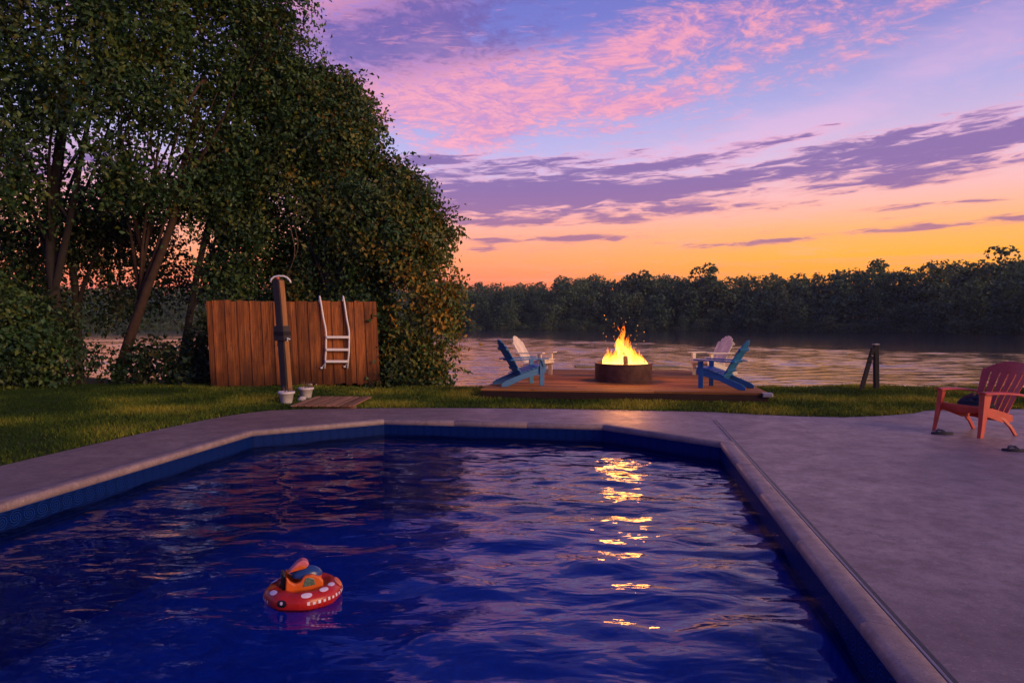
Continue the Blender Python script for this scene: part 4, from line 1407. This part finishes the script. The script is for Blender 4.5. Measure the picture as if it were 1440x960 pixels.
# ------------------------------------------------------------------ adirondack chairs (facing +x, seat centre at the origin)
def adirondack(mt, name, label):
    root = empty(name, (0, 0, 0), 0, label, 'chair', 'adirondack chairs round the fire')
    W2 = .29
    rr = random.Random(3)
    # side rails that run from the front of the seat back down to the deck
    for s in (-1, 1):
        m = MB(); m.setc(.5, rr.random(), .5)
        poly = [(.36, .385), (.39, .34), (.37, .27), (-.10, .155), (-.47, .0), (-.60, .0), (-.60, .06), (-.52, .115), (-.10, .27), (.20, .37)]
        m.prism(poly, -.013, .013, Matrix(((1, 0, 0), (0, 0, -1), (0, 1, 0))), (0, s * (W2 - .02), 0))
        m.build('leg', M[mt], root, bevel=.004)
        m = MB(); m.setc(.5, rr.random(), .5)
        m.box((.28, s * (W2 + .012), .27), (.10, .026, .54)); m.build('leg', M[mt], root, bevel=.004)
        m = MB(); m.setc(.6, rr.random(), .5)
        y = s * (W2 + .045)
        poly = [(.40, -.06), (.43, -.02), (.43, .03), (.38, .075), (.1, .07), (-.42, .035), (-.45, .0), (-.42, -.035), (.1, -.055)]
        m.prism([(a, b * s * -1) for a, b in poly], -.012, .012, Matrix.Rotation(R(-1.5), 3, 'Y'), (0, y, .555))
        m.build('armrest', M[mt], root, bevel=.004)
        m = MB(); m.prism([(.33, .54), (.25, .54), (.30, .40), (.33, .40)], -.012, .012, Matrix(((1, 0, 0), (0, 0, -1), (0, 1, 0))), (0, s * (W2 + .040), 0))
        m.build('arm_bracket', M[mt], root, bevel=.003)
    m = MB()
    pts = [(.385, .33), (.37, .385), (.29, .385), (.20, .375), (.11, .348), (.02, .318), (-.07, .288), (-.15, .258)]
    for i, (x, z) in enumerate(pts):
        m.setc(rr.uniform(.35, .7), rr.random(), .5)
        tilt = 1.2 if i == 0 else (.1 if i < 3 else .32)
        m.box((x, 0, z + .012), (.078, 2 * W2 - .005 if i else 2 * W2 - .06, .021), Matrix.Rotation(-tilt, 3, 'Y') if i else Matrix.Rotation(1.25, 3, 'Y'))
    m.build('seat', M[mt], root, bevel=.004)
    # fan back: seven slats with a rounded top line, leaning back
    m = MB()
    lean = R(31)
    Mb = Matrix.Rotation(-lean, 3, 'Y')
    org = Vector((-.15, 0, .26))
    for k in range(-3, 4):
        m.setc(rr.uniform(.35, .7), rr.random(), .5)
        L = .82 - .018 * k * k
        w0, w1 = .064, .071
        yb, yt = k * .068, k * .076
        poly = [(yb - w0 / 2, -.10), (yb + w0 / 2, -.10), (yt + w1 / 2, L - .02 - .012 * abs(k) * (k > 0)), (yt + w1 * .2, L), (yt - w1 * .2, L), (yt - w1 / 2, L - .02 - .012 * abs(k) * (k < 0))]
        P = Matrix(((0, 0, 1), (1, 0, 0), (0, 1, 0)))
        m.prism(poly, -.010, .010, Mb @ P, org)
    m.build('backrest', M[mt], root, bevel=.003)
    m = MB(); m.setc(.5, .2, .5)
    for z, w in ((.12, .54), (.335, .66), (.60, .56)):
        c = org + Mb @ Vector((-.024, 0, z))
        m.box(c, (.026, w, .06), Mb)
    m.build('back_brace', M[mt], root, bevel=.003)
    return root
def face_fire(p):
    return math.atan2(PIT.y - p.y, PIT.x - p.x)
def build_chairs():
    z = DK_H
    p = gp(737, 541, z); a = adirondack('blue', 'adirondack_chair', 'blue slatted garden chair seen from the side, left of the fire'); a.location = p; a.rotation_euler.z = face_fire(p) - .05; a.scale = (.93,) * 3
    p = gp(1012, 545, z); dup(a, p, face_fire(p) + .12, 'blue slatted garden chair seen from the side, right of the fire')
    p = gp(752, 527.5, z); b = adirondack('white', 'adirondack_chair', 'white slatted garden chair behind the left blue chair'); b.location = p; b.rotation_euler.z = face_fire(p) + .22; b.scale = (.94,) * 3
    p = gp(1000, 527.5, z); dup(b, p, face_fire(p) - .12, 'white slatted garden chair behind the right blue chair')
build_chairs()

# ------------------------------------------------------------------ mooring post on the right
def build_mooring():
    b = gp(1232, 548)
    root = empty('mooring_post', b, 0, 'dark square post with a leaning brace at the lake edge on the right', 'post')
    o = Vector(b)
    def L(px, py, dy=0.0): return at(px, py, b.y + dy) - o
    m = MB(); m.beam(Vector((.02, 0, -.5)), L(1231.5, 485), .09, .09, up=(0, 1, 0)); m.build('post', M['tarwood'], root, bevel=.006)
    m = MB(); m.beam(L(1210, 552, -.02), L(1228, 489, -.02), .08, .06, up=(0, 1, 0)); m.build('brace', M['tarwood'], root, bevel=.006)
    m = MB(); c = L(1231.5, 484); m.box(c, (.11, .11, .022)); m.build('post_cap', M['capmetal'], root, bevel=.004)
    for py in (500, 508):
        m = MB(); p = L(1226.5, py, -.07); m.lathe([(0, -.012), (.017, -.01), (.017, .01), (0, .012)], p, 8); m.build('bolt', M['capmetal'], root)
build_mooring()

# ------------------------------------------------------------------ red plastic chair (facing +x)
def build_red_chair():
    p = (gp(1317, 604) + gp(1374, 617)) / 2
    face = Vector((-.965, -.26, 0)).normalized()
    root = empty('plastic_chair', (0, 0, 0), 0, 'red moulded plastic garden chair with slotted fan back on the right of the patio', 'chair')
    def sheet(fn, nu, nv, th):
        """thick curved sheet from fn(u,v) -> point"""
        m = MB(); g = [[Vector(fn(i / (nu - 1), j / (nv - 1))) for j in range(nv)] for i in range(nu)]
        top, bot = [], []
        for i in range(nu):
            for j in range(nv):
                du = g[min(i + 1, nu - 1)][j] - g[max(i - 1, 0)][j]
                dv = g[i][min(j + 1, nv - 1)] - g[i][max(j - 1, 0)]
                n = du.cross(dv)
                n = n.normalized() if n.length > 1e-9 else Vector((0, 0, 1))
                top.append(g[i][j] + n * th / 2); bot.append(g[i][j] - n * th / 2)
        N = nu * nv; fs = []
        for i in range(nu - 1):
            for j in range(nv - 1):
                a, b, c, d = i * nv + j, (i + 1) * nv + j, (i + 1) * nv + j + 1, i * nv + j + 1
                fs += [(a, b, c, d), (N + d, N + c, N + b, N + a)]
        for i in range(nu - 1):
            for j in (0, nv - 1):
                a, b = i * nv + j, (i + 1) * nv + j
                fs.append((a, b, b + N, a + N))
        for j in range(nv - 1):
            for i in (0, nu - 1):
                a, b = i * nv + j, i * nv + j + 1
                fs.append((a, b, b + N, a + N))
        m.add(top + bot, fs)
        return m
    hw = .265
    # seat with a drop lip in front
    def seat(u, v):
        y = (v * 2 - 1) * (hw - .004)
        if u < .25:
            t = u / .25
            return (.28 + .03 * math.sin(t * PI / 2), y, .285 + t * .085 - .02 * (1 - t) * math.cos(y * 9))
        t = (u - .25) / .75
        return (.305 - t * .50, y, .372 + .012 * math.sin(t * 3) - .125 * t - .014 * math.cos(y / hw * 1.5))
    sheet(seat, 22, 14, .012).build('seat', M['redpl'], root, smooth=True, bevel=.003)
    # backrest: fan of slats joined by a top arch and a lower band
    lean = R(29)
    org = Vector((-.19, 0, .25)); Mb = Matrix.Rotation(-lean, 3, 'Y')
    def bp(y, z):
        return org + Mb @ Vector((.16 * (y / .33) ** 2 * .45, y, z))
    def halfw(z): return .245 + .075 * min(1, max(0, z) / .52)
    def topz(y): return .735 - 1.25 * y * y - 6 * y ** 4
    m_all = MB()
    n = 6
    for k in range(n):
        def slat(u, v, k=k):
            z = -.06 + u * .64
            w = halfw(z) * 2
            c = (-.5 + (k + .5) / n) * w
            g = .022 * (.35 + .65 * math.sin(PI * min(1, max(0, (u - .08) / .92)) ** .9))
            return bp(c + (v - .5) * (w / n - g), z + .0)
        s = sheet(slat, 14, 4, .012); m_all.add(s.v, s.f)
    def arch(u, v):
        z0 = .56
        y = (u * 2 - 1) * (halfw(z0) - .003)
        return bp(y, z0 + v * max(.03, topz(y) - z0))
    s = sheet(arch, 24, 5, .013); m_all.add(s.v, s.f)
    def lowb(u, v):
        z = -.10 + v * .09
        y = (u * 2 - 1) * halfw(0) * .98
        return bp(y, z)
    s = sheet(lowb, 14, 3, .013); m_all.add(s.v, s.f)
    m_all.build('backrest', M['redpl'], root, smooth=True, bevel=.003)
    for s in (-1, 1):
        def arm(u, v, s=s):
            x = .33 - u * .70
            w = .125 * (1 - .35 * u) * (math.sin(PI * min(1, (.18 + u * .9))) ** .25 if u < .1 else 1)
            yc = s * (hw + .045 + .012 * math.sin(u * 3))
            z = .545 + .012 * math.sin(u * 3.0) - .05 * u ** 1.6 - .022 * abs(v * 2 - 1) ** 4
            return (x, yc + (v - .5) * w, z)
        sheet(arm, 18, 9, .012).build('armrest', M['redpl'], root, smooth=True, bevel=.003)
        # front leg: wide tapered channel rising into the arm
        m = MB()
        sec = []
        for t in np.linspace(0, 1, 9):
            z = t * .545
            x = .385 - .075 * t ** .8
            w = .055 + .075 * t ** 1.4
            y = s * (hw + .060 - .022 * t)
            sec.append((Vector((x, y, z)), w, .035 + .02 * t))
        vs = []
        for c, w, d in sec:
            vs += [c + Vector((0, -d * s * .5, 0)) + Vector((0, d * s, 0)), c + Vector((-w, d * s * .4, 0)), c + Vector((-w, d * s * .4 - .014 * s, 0)), c + Vector((-.016, d * s * .5 - .014 * s, 0)), c + Vector((-.016, -d * s * .9, 0)), c + Vector((0, -d * s * .9, 0))]
        fs = []
        q = 6
        for i in range(len(sec) - 1):
            for k in range(q):
                k2 = (k + 1) % q
                fs.append((i * q + k, i * q + k2, (i + 1) * q + k2, (i + 1) * q + k))
        fs += [tuple(range(q)), tuple((len(sec) - 1) * q + k for k in range(q))]
        m.add(vs, fs); m.build('leg', M['redpl'], root, bevel=.004)
        # rear leg curves back and down
        m = MB()
        pts = [Vector((.06, s * (hw - .01), .27)), Vector((-.07, s * (hw + .0), .20)), Vector((-.17, s * (hw + .012), .10)), Vector((-.235, s * (hw + .02), .0))]
        for i in range(3):
            pass
        w = [.085, .07, .052, .045]
        vs = []
        for c, ww in zip(pts, w):
            vs += [c + Vector((-ww / 2, -.014, 0)), c + Vector((ww / 2, -.014, 0)), c + Vector((ww / 2, .014, 0)), c + Vector((-ww / 2, .014, 0))]
        fs = [(0, 1, 2, 3), (12, 13, 14, 15)]
        for i in range(3):
            for k in range(4):
                k2 = (k + 1) % 4
                fs.append((4 * i + k, 4 * i + k2, 4 * i + 4 + k2, 4 * i + 4 + k))
        m.add(vs, fs); m.build('leg', M['redpl'], root, bevel=.005)
        # skirt under the seat
        m = MB()
        m.prism([(.30, .355), (.30, .27), (.20, .245), (-.02, .17), (-.20, .17), (-.20, .25), (.0, .31)], -.006, .006, Matrix(((1, 0, 0), (0, 0, -1), (0, 1, 0))), (0, s * (hw + .004), 0))
        m.build('side_skirt', M['redpl'], root, bevel=.002)
    front = Vector((.385, 0, 0))
    ang = math.atan2(face.y, face.x)
    root.rotation_euler.z = ang
    root.location = p - face * .37
    root.location.z = 0.002
    # heap of dark clothes on the seat
    seatp = Vector(root.location) + Matrix.Rotation(ang, 3, 'Z') @ Vector((.06, -.02, .335))
    cl = empty('clothes_heap', seatp, ang, 'crumpled dark clothes heaped on the red chair seat', 'clothes')
    def heap(rx, ry, rz, c, mt, nm, sd):
        m = MB(); ns, sg = 22, 40; vs = []
        for i in range(ns + 1):
            th = PI * .5 * i / ns
            for k in range(sg):
                a = 2 * PI * k / sg
                d = Vector((math.cos(a) * math.sin(th), math.sin(a) * math.sin(th), math.cos(th)))
                f = 1 + .30 * mnoise.fractal(d * 1.7 + Vector((sd, 0, 0)), 1.0, 2.0, 3) + .16 * abs(mnoise.noise(d * 4.5 + Vector((sd, 4, 0))))
                vs.append(Vector((d.x * rx * f + c[0], d.y * ry * f + c[1], max(-.035, d.z * rz * f) + c[2])))
        fs = [(i * sg + k, i * sg + (k + 1) % sg, (i + 1) * sg + (k + 1) % sg, (i + 1) * sg + k) for i in range(ns) for k in range(sg)]
        m.add(vs, fs); m.build(nm, M[mt], cl, smooth=True)
    heap(.16, .19, .125, (0, 0, 0), 'cloth', 'dark_garment', 1)
    heap(.08, .09, .09, (-.03, -.07, .06), 'clothred', 'brown_garment', 4)
    heap(.10, .12, .045, (.10, .09, .005), 'cloth', 'folded_sleeve', 9)
build_red_chair()

def build_flipflops():
    def flip(px, py, rz, lab):
        b = gp(px, py)
        root = empty('flip_flop', (b.x, b.y, .002), rz, lab, 'sandal', 'flip-flops on the patio')
        poly = []
        for k in range(30):
            a = 2 * PI * k / 30
            x = .135 * math.cos(a); w = .047 + .010 * math.cos(a) - .008 * math.cos(2 * a)
            poly.append((x, w * math.sin(a)))
        m = MB(); m.prism(poly, 0, .022); m.build('sole', M['rubber'], root, bevel=.004)
        m = MB()
        for s in (-1, 1):
            m.tube([(.075, 0, .02), (.065, s * .012, .045), (.02, s * .037, .055), (-.03, s * .047, .022)], [.005, .008, .009, .007], 8)
        m.build('strap', M['strap'], root, smooth=True)
    flip(1325, 610, R(176), 'dark flip-flop in front of the red chair by its far front leg')
    flip(1428, 634, R(168), 'dark flip-flop with bluish straps right of the red chair at the patio edge')
build_flipflops()

# ------------------------------------------------------------------ pool float
def build_float():
    c = gp(427, 838, WATER_Z)
    root = empty('pool_float', (c.x, c.y, WATER_Z + .028), R(20), 'small red inflatable ring boat with an orange cabin floating on the pool', 'pool float')
    R0, r0 = .152, .060
    def tor(a, b, k=1.0):
        rr = r0 * k
        return Vector(((R0 + rr * math.cos(b)) * math.cos(a) * 1.04, (R0 + rr * math.cos(b)) * math.sin(a), rr * math.sin(b) * .92))
    m = MB(); n1, n2 = 64, 22
    vs = [tor(2 * PI * i / n1, 2 * PI * j / n2, 1 + .035 * math.cos(i * PI / 4)) for i in range(n1) for j in range(n2)]
    fs = [(i * n2 + j, ((i + 1) % n1) * n2 + j, ((i + 1) % n1) * n2 + (j + 1) % n2, i * n2 + (j + 1) % n2) for i in range(n1) for j in range(n2)]
    m.add(vs, fs); m.build('ring_tube', M['floatred'], root, smooth=True)
    def patch(m, a0, a1, b0, b1, lift=1.025, nu=6, nv=4, rnd=True):
        vs = []
        for i in range(nu + 1):
            for j in range(nv + 1):
                u, v = i / nu * 2 - 1, j / nv * 2 - 1
                if rnd:
                    k = math.sqrt(1 - .45 * v * v); l = math.sqrt(1 - .45 * u * u)
                    u, v = u * k, v * l
                vs.append(tor((a0 + a1) / 2 + u * (a1 - a0) / 2, (b0 + b1) / 2 + v * (b1 - b0) / 2, lift + .025))
        fs = [(i * (nv + 1) + j, (i + 1) * (nv + 1) + j, (i + 1) * (nv + 1) + j + 1, i * (nv + 1) + j + 1) for i in range(nu) for j in range(nv)]
        m.add(vs, fs)
    A = lambda d: R(d - 20)
    m = MB()
    for k in range(5): patch(m, A(192 + k * 8), A(195.5 + k * 8), R(-4), R(12), rnd=False)
    m.build('white_dashes', M['floatwhite'], root, smooth=True)
    m = MB()
    for k in range(11): patch(m, A(292 + k * 8), A(296 + k * 8), R(0), R(18 - (k % 2) * 4), rnd=False)
    m.build('white_dashes', M['floatwhite'], root, smooth=True)
    for d, b in ((228, 62), (292, 58), (325, 70), (350, 78), (150, 80), (172, 70)):
        m = MB(); patch(m, A(d - 9), A(d + 9), R(b - 18), R(b + 14)); m.build('white_badge', M['floatwhite'], root, smooth=True)
    for q in ((1, 33, 20, 75), (196, 214, 50, 95)):
        m = MB(); patch(m, A(q[0]), A(q[1]), R(q[2]), R(q[3])); m.build('orange_badge', M['floatorange'], root, smooth=True)
    m = MB(); patch(m, A(247), A(263), R(-8), R(32)); em = m.build('round_emblem', M['floatblack'], root, smooth=True)
    m = MB(); patch(m, A(252.5), A(257), R(6), R(24), 1.04); m.build('emblem_mark', M['floatwhite'], em, smooth=True)
    # seat pan closing the ring
    m = MB(); m.lathe([(0, .0), (.10, .0), (.115, .03)], seg=30); m.build('seat_pan', M['floatblue'], root, smooth=True)
    P = Matrix(((1, 0, 0), (0, 0, -1), (0, 1, 0)))
    for s in (-1, 1):
        y = s * .066
        side = [(-.105, .03), (.105, .03), (.108, .075), (.085, .105), (.045, .122), (.0, .118), (-.022, .085), (-.05, .078), (-.075, .095), (-.098, .125)]
        m = MB(); m.prism(side, -.014, .014, P, (0, y, 0)); sd = m.build('cabin_side', M['floatorange'], root, bevel=.009, seg=3)
        m = MB(); m.prism([(-.012, .055), (.062, .062), (.056, .098), (.030, .110), (.004, .105)], -.0165, .0165, P, (0, y, 0)); m.build('window', M['floatwin'], sd, bevel=.004)
    m = MB(); m.prism([(-.125, .03), (-.102, .03), (-.100, .115), (-.118, .135), (-.126, .11)], -.05, .05, P); m.build('stern_fin', M['floatblack'], root, bevel=.006)
    m = MB()
    vs = []; ns, sg = 10, 24
    for i in range(ns + 1):
        th = PI / 2 * i / ns
        for k in range(sg):
            a = 2 * PI * k / sg
            vs.append((.02 + .088 * math.sin(th) * math.cos(a), .052 * math.sin(th) * math.sin(a), .095 + .058 * math.cos(th)))
    fs = [(i * sg + k, i * sg + (k + 1) % sg, (i + 1) * sg + (k + 1) % sg, (i + 1) * sg + k) for i in range(ns) for k in range(sg)]
    m.add(vs, fs); m.build('blue_hood', M['floatblue'], root, smooth=True)
    m = MB(); m.prism([(-.085, .132), (-.06, .140), (.02, .150), (.032, .165), (.020, .186), (-.008, .196), (-.035, .182)], -.030, .030, P); m.build('roof_crest', M['floatpink'], root, bevel=.016, seg=4)
    m = MB(); m.prism([(-.094, .128), (-.06, .134), (.015, .146), (.02, .158), (-.01, .170), (-.04, .160)], -.034, .034, P); m.build('roof_brim', M['floatorange'], root, bevel=.010, seg=3)
build_float()

# ------------------------------------------------------------------ evening haze over the lake
def build_haze():
    m, t, out = mat('haze')
    v = t.new('ShaderNodeVolumePrincipled')
    v.inputs['Color'].default_value = (.78, .84, 1.0, 1)
    v.inputs['Density'].default_value = HAZE
    v.inputs['Anisotropy'].default_value = 0.0
    t.l.new(v.outputs[0], out.inputs['Volume'])
    mb = MB(); mb.box((0, 640, 19), (2200, 1720, 48))
    o = mb.build('haze', m)
    tag(o, 'thin evening haze hanging over the lake', 'haze', kind='stuff')
HAZE = .00017
build_haze()
